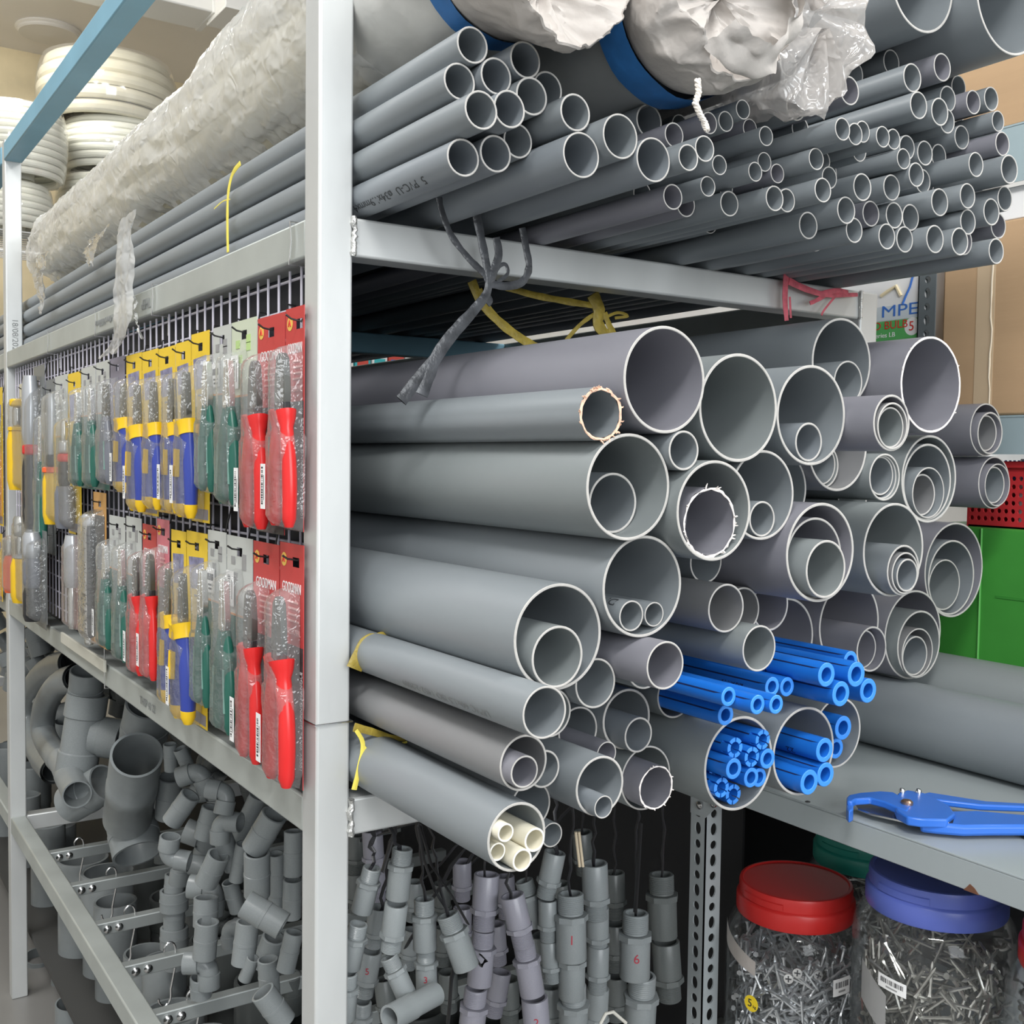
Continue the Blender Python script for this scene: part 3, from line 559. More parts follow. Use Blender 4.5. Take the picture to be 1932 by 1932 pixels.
def make_pipe(n, X, Y, Z, R, k, label, group, back=None):
    blue = k == 'b'; cream = k == 'c'
    wall = R*.40 if blue else ((R*.11 if R < .0215 else R*.082 if R < .034 else min(.0031, R*.058)) if not cream else R*.17)
    if n in ('C4a', 'C4b', 'E2i', 'C2'): wall = R*.11
    R = R-.00025; ri = R-wall
    rnd = random.Random(n)
    seg = 64 if R > .035 else 40 if R > .018 else 28
    x0 = back if back is not None else -3.62-rnd.uniform(0, .12)
    col = BLUE if blue else CREAM if cream else PVC[1] if n in VIOLET else PVC[rnd.choice((0, 0, 2, 2, 3))] if R > .022 else PVC[rnd.choice((0, 0, 0, 1) if n[0] == 'b' else (0, 0, 4))]
    rim = BLUER if blue else CREAMR if cream else RIM
    c = min(.0006, wall*.25)
    mb = MB(); M = axisM((X, Y, Z), (-1, 0, 0)); L = X-x0
    prof = [(R, L), (R, c), (R, c), (R-c, 0), (ri+c, 0), (ri, c), (ri, c), (ri, L)]
    if blue and n in ('bl13', 'bl14', 'bl15', 'bl18', 'bl21', 'bl22'):      # ends notched all round
        prof = [(R, L), (R, .012), (R, .012)]; mb.lathe([(R, L), (R, .0101)], seg, M, 0); mb.lathe([(ri, .0101), (ri, L)], seg, M, 0)
        mb.lathe([(R, .01), (ri, .01)], seg, M, 0)
        for q in range(6):
            a = q*PI/3+.2
            mb.lathe([(R, .0101), (R, 0)], 6, M, 0, a, a+PI/3-.18); mb.lathe([(R, 0), (ri, 0)], 6, M, 1, a, a+PI/3-.18); mb.lathe([(ri, 0), (ri, .0101)], 6, M, 0, a, a+PI/3-.18)
            for e in (a, a+PI/3-.18):
                ca, sa = math.cos(e), math.sin(e)
                mb.add([M @ Vector((R*ca, R*sa, 0)), M @ Vector((ri*ca, ri*sa, 0)), M @ Vector((ri*ca, ri*sa, .0101)), M @ Vector((R*ca, R*sa, .0101))], [(0, 1, 2, 3)], 0)
    else:
        mb.lathe([(R, L), (R, c)], seg, M, 0); mb.lathe([(R, c), (R-c, 0), (ri+c, 0), (ri, c)], seg, M, 1); mb.lathe([(ri, c), (ri, L)], seg, M, 0)
    rough = ROUGH.get(n, .0)
    if rough:
        rim = RIMR if n != 'C2' else mat('orange_sawn_rim', (.80, .52, .38), .8, var=.25, vscale=150)
        for i, v in enumerate(mb.v):
            if v.x > X-.004: mb.v[i] = v + Vector((rnd.uniform(0, 1.6), rnd.uniform(-1, 1), rnd.uniform(-1, 1)))*rough*.6
        for q in range(26 if rough > .001 else 8):                 # burrs left by the saw
            a = rnd.uniform(0, 2*PI); p = Vector((X, Y+R*math.cos(a), Z+R*math.sin(a)))
            d = Vector((rnd.uniform(.2, 1), math.cos(a)*rnd.uniform(-.6, 1), math.sin(a)*rnd.uniform(-.6, 1))).normalized()
            mb.sweep([p-d*.001, p+d*rough*1.6, p+d*rough*rnd.uniform(2, 3.4)+Vector((0, rnd.uniform(-.001, .001), rnd.uniform(-.001, .001)))], [.0009, .0007, .0003], 5, 1)
    mats = [col, rim]
    o = mb.build('blue_pipe' if blue else 'cream_pipe' if cream else 'grey_pipe', mats, ang=30)
    if blue:
        st = MB()
        for a in (.9, 2.6, 4.3, 5.6):
            a += rnd.uniform(-.2, .2)
            w = .0010/R*R
            ys = [(math.cos(a+q)*(R+.00012), math.sin(a+q)*(R+.00012)) for q in (-w/R/2*1.6, w/R/2*1.6)]
            st.add([(X-.011 if n in ('bl13', 'bl14', 'bl15', 'bl18', 'bl21', 'bl22') else X-.001, Y+ys[0][0], Z+ys[0][1]), (X-.011, Y+ys[1][0], Z+ys[1][1]), (X-.6, Y+ys[1][0], Z+ys[1][1]), (X-.6, Y+ys[0][0], Z+ys[0][1])], [(0, 1, 2, 3)])
        st.build('dark_stripe', STRIPE, o, smooth=False)
    OUT[n] = (o, X, Y, Z, R)
    return tag(o, label, 'pipe', group)
rowsb = []
for l in PIPES.split('\n'):
    n, X, Y, Z, R, par, k = l.split(); X, Y, Z, R = map(float, (X, Y, Z, R))
    if n[0] == 'b' and n[1].isdigit(): rowsb.append((n, X, Y, Z, R)); continue
    if n.startswith('bl'): lab = BLUEL[int(n[2:])]; g = 'blue pipes'
    elif n in INNER: lab = INNER[n]; g = 'pipes nested in wider pipes' if k == 'g' else 'cream pipes'
    else: lab = HAND[n]; g = 'grey pipes in the large stack' if n[0] in 'CDEF' else 'medium grey pipes at the upper left' if n[0] == 'A' else 'very wide pipes at the top'
    make_pipe(n, X, Y, Z, R, k, lab, g)
# the thin pipes of the upper right heap, labelled by column and by height within it
def pixel(p):
    d = p-CAM; z = d.dot(FW); return 966+FOC*d.dot(RT)/z, 966-FOC*d.dot(UU)/z
rowsb.sort(key=lambda q: pixel(Vector(q[1:4]))[0]); NC = 9; per = -(-len(rowsb)//NC)
for c in range(NC):
    colm = sorted(rowsb[c*per:(c+1)*per], key=lambda q: pixel(Vector(q[1:4]))[1])
    for i, (n, X, Y, Z, R) in enumerate(colm):
        rank = 'topmost' if i == 0 else 'lowest' if i == len(colm)-1 else ORD[i+1]+' from top'
        where = 'leftmost band' if c == 0 else 'rightmost band' if c == NC-1 else ORD[c+1]+' band from left'
        make_pipe(n, X, Y, Z, R, 'g', 'thin grey pipe in upper right heap, %s of %s' % (rank, where), 'thin grey pipes in the upper right heap')
# printing on pipes
o, X, Y, Z, R = OUT['A9']
def wrap_on(X, Y, Z, R, x0, ang, s=1):
    def f(p):
        a = ang + p.y/R
        return Vector((x0 - p.x*s, Y+math.cos(a)*(R+.0003+p.z*.2), Z+math.sin(a)*(R+.0003+p.z*.2)))
    return f
PINK = mat('pipe_ink', (.05, .055, .06), .6)
text('5  PVC-U  \u00f834x1.9mmx4', .0125, None, PINK, o, warp=wrap_on(X, Y, Z, R, X-.13, PI+.75), sx=1.25)
o, X, Y, Z, R = OUT['C4a']
text('DNG', .013, None, PINK, o, warp=wrap_on(X, Y, Z, R, X-.030, PI-1.0), sx=1.2)
for n, tx, xo in (('E1', 'UPVC 60x1.5 ISO 1452-2:2009', .14), ('bl8', 'C MINH', .10), ('bl23', '22', .04), ('bl6', '20x1.9', .05)):
    o, X, Y, Z, R = OUT[n]
    text(tx, .011, None, MATS['faint_ink'] if n == 'E1' else STRIPE, o, warp=wrap_on(X, Y, Z, R, X-xo, PI+.5), sx=1.2)

# ------------------------------------------------------------------ grey sheet-metal shelf with slotted posts at the right
SH = mat('grey_shelf_paint', (.36, .40, .41), .33, var=.04, vscale=4)
shelf = thing('slotted_shelf', 'grey sheet-metal shelf on a slotted angle post carrying the blue pipe cutter', 'shelf', (0, .645, -1.45))
def sp(mb, name, m, par=shelf, **k):
    mb.v = [Vector((v.x, v.y-.645, v.z+1.45)) for v in mb.v] if par is shelf else mb.v
    return mb.build(name, m, par, **k)
mb = MB(); ZS = -.45
mb.box((-.10, .645, ZS-.003), (1.15, 1.19, ZS)); mb.box((-.10, .645, ZS-.037), (1.15, .647, ZS-.003)); mb.box((-.10, .647, ZS-.037), (1.15, .66, ZS-.035))
mb.box((-.10, .647, ZS-.037), (-.098, 1.19, ZS-.003))
sp(mb, 'shelf_board', SH, bevel=.0012)
def slotted_post(x, y, z0, z1, sx=1, sy=1, w=.038):
    """L angle with rows of holes in both flanges"""
    mb = MB(); t = .002; pitch = .0235; z = z0; k = 0
    def flange(a, b, zz0, zz1, ax):
        lo, hi = (a, b)
        if ax == 'x': mb.box((lo, y, zz0), (hi, y+t*sy, zz1))
        else: mb.box((x, lo, zz0), (x+t*sx, hi, zz1))
    while z < z1-.001:
        zt = min(z+pitch, z1); big = (k % 3 == 2); hw = .0062; hh = .0064 if k % 2 else .0092
        zc = (z+zt)/2
        for ax, s, o0 in (('x', sx, x), ('y', sy, y)):
            c = o0+s*w*.52; e = o0+s*w
            flange(*sorted((o0, c-s*hw)), z, zt, ax); flange(*sorted((c+s*hw, e)), z, zt, ax)
            # rounded hole: fill the corners between the slot ends and an oval
            n = 10
            for half in (1, -1):
                po = [(c+hw*math.cos(q*PI/n), zc+half*hh*math.sin(q*PI/n)) for q in range(n+1)]
                zz = zt if half > 0 else z
                for q in range(n):
                    (a1, b1), (a2, b2) = po[q], po[q+1]
                    for th in (0, t):
                        if ax == 'x': mb.add([(a1, y+th*sy, b1), (a2, y+th*sy, b2), (a2, y+th*sy, zz), (a1, y+th*sy, zz)], [(0, 1, 2, 3)])
                        else: mb.add([(x+th*sx, a1, b1), (x+th*sx, a2, b2), (x+th*sx, a2, zz), (x+th*sx, a1, zz)], [(0, 1, 2, 3)])
        z += pitch; k += 1
    return mb
GP = mat('grey_post_paint', (.36, .39, .40), .4, var=.05)
sp(slotted_post(-.069, .648, -1.45, ZS-.038, -1, 1, .032), 'slotted_post', GP, smooth=False)
mb = MB().prism([(-.10, ZS-.037), (-.03, ZS-.037), (-.069, ZS-.075), (-.10, ZS-.075)], 0, -.0018, Matrix(((1, 0, 0, 0), (0, 0, 1, .6475), (0, 1, 0, 0), (0, 0, 0, 1))))
sp(mb, 'corner_bracket', GP, smooth=False)
mb = MB()
for p in ((-.078, .645, -.508), (-.05, .645, -.498)): mb.lathe([(.006, 0), (.006, .003), (.003, .005), (.0005, .0055)], 12, axisM(p, (0, -1, 0)))
sp(mb, 'bolt', STEEL)
mb = MB().lathe([(.0035, 0), (.0035, .0008), (.001, .0015)], 10, axisM((at(1524, 1513, Z=ZS).x, at(1524, 1513, Z=ZS).y, ZS), (0, 0, 1)))
sp(mb, 'rivet', DSTEEL)
pr = at(1830, 1676, Y=.645)
mb = MB().prism([(pr.x-.008, ZS-.0372), (pr.x+.012, ZS-.0372), (pr.x+.006, ZS-.031), (pr.x, ZS-.028), (pr.x-.004, ZS-.033)], 0, -.0006, Matrix(((1, 0, 0, 0), (0, 0, 1, .645), (0, 1, 0, 0), (0, 0, 0, 1))))
sp(mb, 'rust_chip', mat('rust', (.16, .07, .04), .9), smooth=False)
mb = MB().box((-.10, .66, -.902), (1.15, 1.19, -.8705)); sp(mb, 'lower_shelf_board', SH)
make_pipe('R1', 1.08, .977, ZS+.0565, .056, 'g', 'long wide grey pipe lying on the grey shelf, front one of two', 'wide pipes on the grey shelf', back=-2.9)
make_pipe('R2', 1.05, 1.105, ZS+.0705, .070, 'g', 'long wide grey pipe lying on the grey shelf behind another, below the green box', 'wide pipes on the grey shelf', back=-2.9)

o = sp(MB().box((-.6, 1.192, -1.44), (1.15, 1.197, ZS-.04)), 'back_board', MATS['dark_back_board'], smooth=False)  # added board, black in place of the shade behind the jars
o = sp(MB().box((-.6, .93, -1.44), (-.55, 1.19, ZS-.04)), 'back_board', MATS['dark_back_board'], smooth=False)  # added side piece carrying the same painted shade
# ------------------------------------------------------------------ second shelf unit behind, with boxes
U2 = thing('slotted_rack', 'grey slotted-angle rack behind the pipes at the right, holding the cardboard boxes', 'rack', (0, 0, -1.45))
def up(mb, name, m, **k):
    mb.v = [Vector((v.x, v.y, v.z+1.45)) for v in mb.v]; return mb.build(name, m, U2, **k)
YF = 1.198
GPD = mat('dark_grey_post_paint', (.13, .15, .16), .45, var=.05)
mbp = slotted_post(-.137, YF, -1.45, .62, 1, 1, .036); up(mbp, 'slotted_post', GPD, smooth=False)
SB = mat('blue_grey_shelf_paint', (.33, .42, .45), .4, var=.03)
for z0, z1 in ((.019, .083), (.462, .556)):
    up(MB().box((-.10, YF+.001, z0), (1.5, YF+.003, z1)).box((-.10, YF, z1-.003), (1.5, 1.66, z1)), 'shelf_board', SB, smooth=False)
up(MB().box((-.6, 1.66, -1.44), (1.5, 1.67, -.45)), 'back_board', MATS['dark_back_board'], smooth=False)  # added black board, shade put into its colour
up(MB().box((-.10, YF, -.473), (1.5, 1.66, -.462)).box((-.10, YF-.001, -.5), (1.5, YF, -.462)), 'shelf_board', SB, smooth=False)
CARD = mat('brown_cardboard', (.50, .335, .195), .8, var=.05, vscale=6, stretch=(.4, 1, 3), bump=.12, bscale=18); TAPE = mat('clear_tape', (.60, .46, .31), .18)
def carton(label, a, b, seam=True, cat='box', m=CARD):
    t = thing('cardboard_box', label, cat, ((a[0]+b[0])/2, (a[1]+b[1])/2, a[2])); c = t.location
    A = Vector(a)-c; B = Vector(b)-c
    MB().box(A, B).build('carton', m, t, bevel=.004)
    return t, A, B
t, A, B = carton('big brown cardboard box on the shelf behind the pipe stack, tape strip down its side', (-.095, YF+.012, .084), (.36, 1.60, .405))
sx = at(1862, 600, Y=YF).x-t.location.x
MB().box((sx-.028, A.y-.0006, A.z+.002), (sx+.006, A.y-.0001, B.z-.001)).build('tape_strip', TAPE, t, smooth=False)
MB().sweep([(sx+.001+random.uniform(-.002, .002), A.y-.0012, A.z+.004+i*.02) for i in range(15)], [.0008+.0008*random.random() for _ in range(15)], 5).build('torn_edge', mat('torn_paper', (.75, .66, .52), .8), t)
MB().box((sx-.012, A.y-.0006, B.z-.03), (sx-.006, A.y-.0002, B.z-.001)).build('torn_paper_strip', MATS['torn_paper'], t, smooth=False)
t, A, B = carton('brown cardboard box on the highest shelf at the right, below the corner pipe', (-.09, YF+.012, .557), (.33, 1.60, .90))
MB().box((.05, A.y-.0006, .012), (.11, A.y-.0001, .055)).build('tape_strip', TAPE, t, smooth=False)
t = thing('white_carton', 'white carton with blue print lying on the big brown cardboard box', 'box', (.15, 1.40, .4055))
MB().box((-.17, -.185, 0), (.2, .18, .054)).build('carton', WHITE, t, bevel=.002)
mat('blue_print', (.05, .17, .55), .5)
MB().box((-.075, -.1856, .008), (.1, -.1852, .013)).build('printed_stripe', MATS['blue_print'], t, smooth=False)
# bulb box
p = at(1658, 588, Y=YF+.005)
t = thing('bulb_box', 'white and green light bulb box beside the slotted post behind the pipes', 'box', (p.x+.03, YF+.06, .084))
MB().box((-.12, -.055, 0), (.055, .05, .31)).build('carton', WHITE, t, bevel=.001)
zz = lambda y: at(1690, y, Y=YF+.005).z-.084
GREENP = mat('green_print', (.10, .42, .12), .5)
MB().box((-.1202, -.0556, zz(641)), (.0552, -.0552, zz(604))).build('green_band', GREENP, t, smooth=False)
MB().box((-.1202, -.0556, 0), (.0552, -.0552, zz(641)-.01)).build('lower_panel', GREENP, t, smooth=False)
MB().box((-.1202, -.0556, zz(603)), (.0552, -.0552, zz(576))).build('grey_band', mat('pale_grey_print', (.62, .68, .72), .5), t, smooth=False)
RED = mat('red_print', (.6, .04, .03), .5)
cx = lambda x: at(x, 590, Y=YF+.005).x-t.location.x
ex, ez = (1, 0, 0), (0, 0, 1)
text('MPE', .030, frame((cx(1697), -.0558, zz(587)), (1, 0, 0), (0, 0, 1)), MATS['blue_print'], t, sx=1.5)
text('LED BULB', .020, frame((cx(1672), -.0558, zz(613)), ex, ez), RED, t, sx=1.1)
text('Series LB', .012, frame((cx(1669), -.0558, zz(631)), ex, ez), WHITE, t, sx=1.1)
MB().lathe([(.016, 0), (.016, .0004), (0.0001, .0004)], 20, frame((cx(1722), -.0553, zz(619)), ex, ez)).build('round_badge', WHITE, t, smooth=False)
text('5', .024, frame((cx(1721), -.0560, zz(619)), ex, ez), RED, t)
MB().sweep([(cx(1703), -.056, zz(575)), (cx(1709), -.056, zz(560)), (cx(1716), -.056, zz(545)), (cx(1722), -.056, zz(520))], .002, 6).build('printed_swoosh', MATS['blue_print'], t)
MB().sweep([(cx(1662), -.056, zz(555)), (cx(1674), -.056, zz(548)), (cx(1690), -.056, zz(540)), (cx(1700), -.056, zz(560))], .0035, 6).build('printed_bulb', mat('pale_gold_print', (.8, .68, .45), .5), t)
# green carton, basket, small box
GCART = mat('green_carton', (.055, .30, .045), .5, var=.12, vscale=5, bump=.15, bscale=14)
t = thing('green_carton', 'bright green carton under the red basket behind the right pipes', 'box', (.15, YF+.16, -.4615))
MB().box((-.29, -.145, 0), (.42, .2, .357)).build('carton', GCART, t, bevel=.004)
x = at(1849, 1100, Y=YF+.015).x-.15
MB().sweep([(x, -.1455, .02), (x+.001, -.146, .2), (x, -.1455, .355)], .0018, 6).build('corner_crease', mat('green_crease', (.12, .42, .1), .5), t)
for z in (.09, .24): MB().box((x+.03, -.1462, z), (.40, -.1453, z+.004)).build('pressed_line', mat('green_line', (.04, .24, .035), .5), t, smooth=False)
RPL = mat('red_plastic', (.50, .03, .035), .4)
t = thing('red_basket', 'red perforated plastic basket standing on the green carton', 'basket', (.16, YF+.15, -.1043))
mb = MB(); x0, x1, z0, z1, yy = -.20, .30, 0, .112, -.125
def perforated(mb, x0, x1, z0, z1, y, rim=.022, p=.0125, h=.0042):
    mb.box((x0, y, z1-rim), (x1, y+.003, z1)); mb.box((x0, y, z0), (x1, y+.003, z0+.008))
    z = z0+.008; nr = int((z1-rim-z)/p); pz = (z1-rim-z)/nr; nx = int((x1-x0)/p); px_ = (x1-x0)/nx
    for j in range(nr):
        for i in range(nx):
            a, b = x0+i*px_, z+j*pz; c, d = a+px_/2, b+pz/2
            sq = [(a, b), (c, b), (a+px_, b), (a+px_, d), (a+px_, b+pz), (c, b+pz), (a, b+pz), (a, d)]
            ho = [(c+h*math.cos(q), d+h*math.sin(q)) for q in [PI*1.25+k*PI/4 for k in range(8)]]
            mb.add([(u, y, w) for u, w in sq]+[(u, y, w) for u, w in ho]+[(u, y+.003, w) for u, w in ho], [(k, (k+1) % 8, 8+(k+1) % 8, 8+k) for k in range(8)]+[(8+k, 8+(k+1) % 8, 16+(k+1) % 8, 16+k) for k in range(8)])
perforated(mb, x0, x1, z0, z1, yy)
mb.box((x0, yy, 0), (x1, .13, .003)); mb.box((x0-.003, yy, 0), (x0, .13, z1)); mb.box((x1, yy, 0), (x1+.003, .13, z1)); mb.box((x0, .13, 0), (x1, .133, z1))
mb.build('basket_body', RPL, t, smooth=False)
MB().box((x0-.006, yy-.006, z1-.012), (x1+.006, yy, z1)).box((x0-.006, .13, z1-.012), (x1+.006, .138, z1)).box((x0-.008, yy-.006, z1-.012), (x0-.002, .138, z1)).box((x1+.002, yy-.006, z1-.012), (x1+.008, .138, z1)).build('basket_rim', RPL, t, bevel=.002)
t = thing('striped_carton', 'white carton with blue stripes and red lettering standing in the red basket', 'box', (.17, YF+.15, -.1005))
MB().box((-.14, -.09, 0), (.12, .08, .1125)).build('carton', WHITE, t, bevel=.001)
x = at(1915, 850, Y=YF+.06).x-.17
for i in range(12): MB().box((x-.05+i*.008, -.0906, .078), (x-.05+i*.008+.0045, -.0902, .110)).build('printed_stripe', MATS['blue_print'], t, smooth=False)
text('MAX', .022, frame((x+.004, -.0908, .066), ex, ez), RED, t)
# bright wares seen far off between the shelves
FW_ = thing('wall_shelf', 'white wall shelf far behind the rack, seen between the two pipe levels', 'shelf', (-2.2, 3.6, .25))
MB().box((-3.2, -.02, -.03), (4.2, .45, 0)).build('shelf_board', WALLW, FW_, bevel=.003)
for x in (-3.0, -1.2, .6, 2.4, 4.0): MB().box((x, 0, -1.70), (x+.04, .45, -.03)).build('bracket', WALLW, FW_, bevel=.002)
cols = [(.8, .8, .8), (.05, .45, .5), (.75, .78, .8), (.6, .08, .06), (.82, .82, .8), (.1, .15, .5), (.8, .82, .85)]
nm = ['white', 'teal', 'pale grey', 'red', 'cream white', 'navy', 'ice white']
for i in range(21):
    x = -5.2+i*.27; k = i % 7; t = thing('display_box', '%s carton, %s from left on the far white wall shelf' % (nm[k], ORD[i+1]), 'box', (x, 3.72, .2515), 'cartons on the far wall shelf')
    w = random.uniform(.2, .25); h = random.uniform(.25, .5)
    MB().box((-w/2, -.05, 0), (w/2, .2, h)).build('carton', mat('far_'+nm[k].replace(' ', '_'), cols[k], .5), t, bevel=.002)
    MB().box((-w*.4, -.0515, h*.2), (w*.4, -.0505, h*.5)).build('printed_panel', mat('far_'+nm[(k+3) % 7].replace(' ', '_'), cols[(k+3) % 7], .5), t, smooth=False)

t = thing('wall_shelf', 'white shelf on the yellow back wall with small bright cartons', 'shelf', (-7.3, 3.6, .62))
MB().box((-.25, -1.0, -.03), (.25, .45, 0)).build('shelf_board', WALLW, t, bevel=.003); MB().box((-.25, -.9, -.4), (.1, -.86, -.03)).build('bracket', WALLW, t); MB().box((-.25, .3, -.4), (.1, .34, -.03)).build('bracket', WALLW, t)
for i in range(9):
    k = (0, 3, 2, 1, 4, 1, 6, 3, 0)[i]; t = thing('display_box', '%s small carton, %s from left on the shelf of the yellow wall' % (nm[k], ORD[i+1]), 'box', (-7.25, 2.72+i*.155, .6205), 'cartons on the back wall shelf')
    MB().box((-.08, -.07, 0), (.1, .07, .42)).build('carton', MATS['far_'+nm[k].replace(' ', '_')], t, bevel=.002)
    MB().box((.0995, -.05, .06), (.1015, .05, .2)).build('printed_panel', MATS['far_'+nm[(k+2) % 7].replace(' ', '_')], t, smooth=False)

# ------------------------------------------------------------------ jars of screws under the shelf
JAR = film('jar_plastic', (.7, .72, .72), .012, .96, .05, .4)
ZINC = mat('zinc_screws', (.62, .64, .66), .3, .85); ZINCD = mat('dark_screws', (.50, .50, .47), .3, .85)
def jar(label, c, r, lidm, fill, smat, seed, rl=None, dz=0.):
    c = (c[0], c[1], c[2]+dz); zb = -.07-dz
    t = thing('screw_jar', label, 'jar', c)
    h = .232; rl = rl or r*.86
    prof = [(r*.9, zb), (r, zb+.012), (r, .150), (r*.985, .168), (r*.93, .184), (r*.86, .194), (rl*.93, .198), (rl*.93, .232)]
    body = MB().lathe(prof, 48, capa=True).build('jar_body', JAR, t)
    l = MB().lathe([(rl*.985, .196), (rl, .199), (rl, .220), (rl*.985, .222), (rl*.955, .224), (rl*.955, .238), (rl*.94, .242), (rl*.90, .2425), (rl*.88, .2405), (rl*.3, .2395), (.0001, .2395)], 56).build('lid', lidm, t)
    MB().lathe([(rl*.958, .2248), (rl*.975, .2252), (rl*.975, .2335), (rl*.958, .2345)], 16, a0=-1.9, a1=-1.05).build('tamper_tab', lidm, l)
    rnd = random.Random(seed); mb = MB()
    for i in range(fill):
        L = rnd.uniform(.028, .052); a = rnd.uniform(0, 2*PI); z = rnd.uniform(zb+.015, .140)
        rr = (r-.006-L*.3)*math.sqrt(rnd.uniform(.55, 1)); p = Vector((rr*math.cos(a), rr*math.sin(a), z))
        d = Vector((rnd.gauss(0, 1), rnd.gauss(0, 1), rnd.gauss(0, .9))).normalized(); d = (d - Vector((math.cos(a), math.sin(a), 0))*d.dot(Vector((math.cos(a), math.sin(a), 0)))*.75).normalized()
        n = 9; pts = [p+d*(L*(q/n-.5)) for q in range(n+1)]
        mb.sweep(pts, [.0042, .0021]+[.0018 if q % 2 else .0024 for q in range(n-2)]+[.0003], 6)
    s = mb.build('screws', smat, smooth=True); s.location = c
    tag(s, 'screws heaped in the '+label.split(',')[0].split(' in the dark')[0], 'screws', None, 'stuff')
    return t, r
LRED = mat('red_lid', (.55, .022, .02), .35); LBLU = mat('blue_lid', (.10, .14, .48), .35); LGRN = mat('green_lid', (.02, .28, .22), .4)
ZJ = -.80
t, r = jar('clear jar with red lid under the shelf, next to the slotted post', (.008, .758, ZJ+.0005), .100, LRED, 640, ZINC, 1, .0855, -.058)
# wet-looking label, price sticker and yellow dot
def curved(name, r, a0, a1, z0, z1, m, par, off=.0006, n=10, tilt=0):
    def f(u, v):
        a = a0+(a1-a0)*u; return Vector(((r+off)*math.cos(a), (r+off)*math.sin(a), z0+(z1-z0)*v+tilt*(u-.5)))
    return MB().grid(f, n, 2).build(name, m, par)
def barcode_on(par, r, a0, a1, z0, z1, seed, tilt=0):
    st = curved('price_sticker', r, a0, a1, z0, z1, WHITE, par, tilt=tilt); rnd = random.Random(seed); mb = MB(); a = a0+(a1-a0)*.1
    while a < a1-(a1-a0)*.1:
        w = (a1-a0)*rnd.choice((.012, .02, .035)); u = (a-a0)/(a1-a0)
        mb.add([((r+.0009)*math.cos(q), (r+.0009)*math.sin(q), z0+(z1-z0)*z+tilt*(u-.5)) for q, z in ((a, .45), (a+w, .45), (a+w, .8), (a, .8))], [(0, 1, 2, 3)]); a += w+(a1-a0)*rnd.choice((.012, .02, .03))
    mb.build('barcode', INK, st, smooth=False)
    curved('printed_line', r, a0+(a1-a0)*.3, a0+(a1-a0)*.7, z0+(z1-z0)*.18, z0+(z1-z0)*.3, mat('grey_print', (.3, .3, .3), .6), st, .0009, tilt=tilt*.4)
def ang(px, py, c, r):
    """angle on a jar of radius r around c where the photo shows px, py"""
    d = at(px, py, X=c[0])-CAM; d.normalize(); o = CAM-Vector(c); a = d.x**2+d.y**2; b = d.x*o.x+d.y*o.y; q = o.x**2+o.y**2-r*r
    t_ = (-b-math.sqrt(max(b*b-a*q, 0)))/a; p = o+d*t_; return math.atan2(p.y, p.x), p.z
c1 = tuple(t.location)
def stick_between(c, r, pxa, pxb, py0, py1, seed, par, tilt=0):
    a0, z1 = ang(pxa, py0, c, r); a1, z0 = ang(pxb, py1, c, r); barcode_on(par, r, a0, a1, min(z0, z1), max(z0, z1), seed, tilt)
stick_between(c1, r, 1572, 1602, 1848, 1872, 3, t, .002)
a, z = ang(1418, 1893, c1, r)
M = axisM(((r+.0008)*math.cos(a), (r+.0008)*math.sin(a), z), (math.cos(a), math.sin(a), 0))
y = MB().lathe([(.0115, -.0004), (.0115, .0004), (.0001, .0004)], 24, M).build('round_sticker', mat('yellow_sticker', (.9, .66, .03), .5), t)
q = frame(((r+.0014)*math.cos(a), (r+.0014)*math.sin(a), z), (-math.sin(a), math.cos(a), 0), (0, 0, 1))
text('5', .016, q @ Matrix.Translation((-.002, 0, 0)), INK, y); text('kg', .006, q @ Matrix.Translation((.006, -.003, 0)), INK, y)
for px, py in ((1488, 1845), (1504, 1834), (1542, 1838)):
    a, z = ang(px, py, c1, r-.006)
    M = axisM(((r-.003)*math.cos(a), (r-.003)*math.sin(a), z), (math.cos(a), math.sin(a), .15))
    k = MB().lathe([(.0001, -.004), (.002, -.003), (.0068, .0006), (.0066, .0014), (.0001, .0016)], 16, M).build('screw_head', STEEL, t)
    x = MB(); 
    for w in (.7, .7+PI/2):
        e = Vector((math.cos(w), math.sin(w), 0))*.0042; n = Vector((-e.y, e.x, 0))*.22
        x.add([M @ (e+n+Vector((0, 0, .00185))), M @ (e-n+Vector((0, 0, .00185))), M @ (-e-n+Vector((0, 0, .00185))), M @ (-e+n+Vector((0, 0, .00185)))], [(0, 1, 2, 3)])
    x.build('cross_slot', INK, k, smooth=False)
# torn label inside the shoulder
a0, z0 = ang(1362, 1750, c1, r); a1, z1 = ang(1425, 1770, c1, r)
def fl(u, v):
    a = a0+(a1-a0)*u; w = .035+.02*u
    return Vector(((r-.002)*math.cos(a), (r-.002)*math.sin(a), .178-.03*u-.032*v*(1-.35*u)))
MB().grid(fl, 10, 3).build('torn_label', mat('old_paper', (.72, .66, .62), .8), t)
t, r = jar('clear jar with blue lid under the front of the shelf', (.238, .765, ZJ+.0005), .103, LBLU, 580, ZINCD, 2, .0880, .030)
c2 = tuple(t.location)
stick_between(c2, r, 1658, 1710, 1835, 1882, 5, t, -.004)
a0, z0 = ang(1622, 1830, c2, r); a1, z1 = ang(1668, 1910, c2, r)
curved('torn_label', r, a0, a1, z0-.05, z0+.002, mat('grey_label', (.45, .45, .45), .7), t, -.003, tilt=-.03)
t, r = jar('second clear jar with red lid, at the right edge below the shelf', (.455, .760, ZJ+.0005), .098, LRED, 380, ZINCD, 4, .085, .03)
t, r = jar('clear jar with green lid in the dark behind the red and blue lids', (-.03, .965, ZJ+.0005), .094, LGRN, 380, ZINCD, 6, .083, -.035)

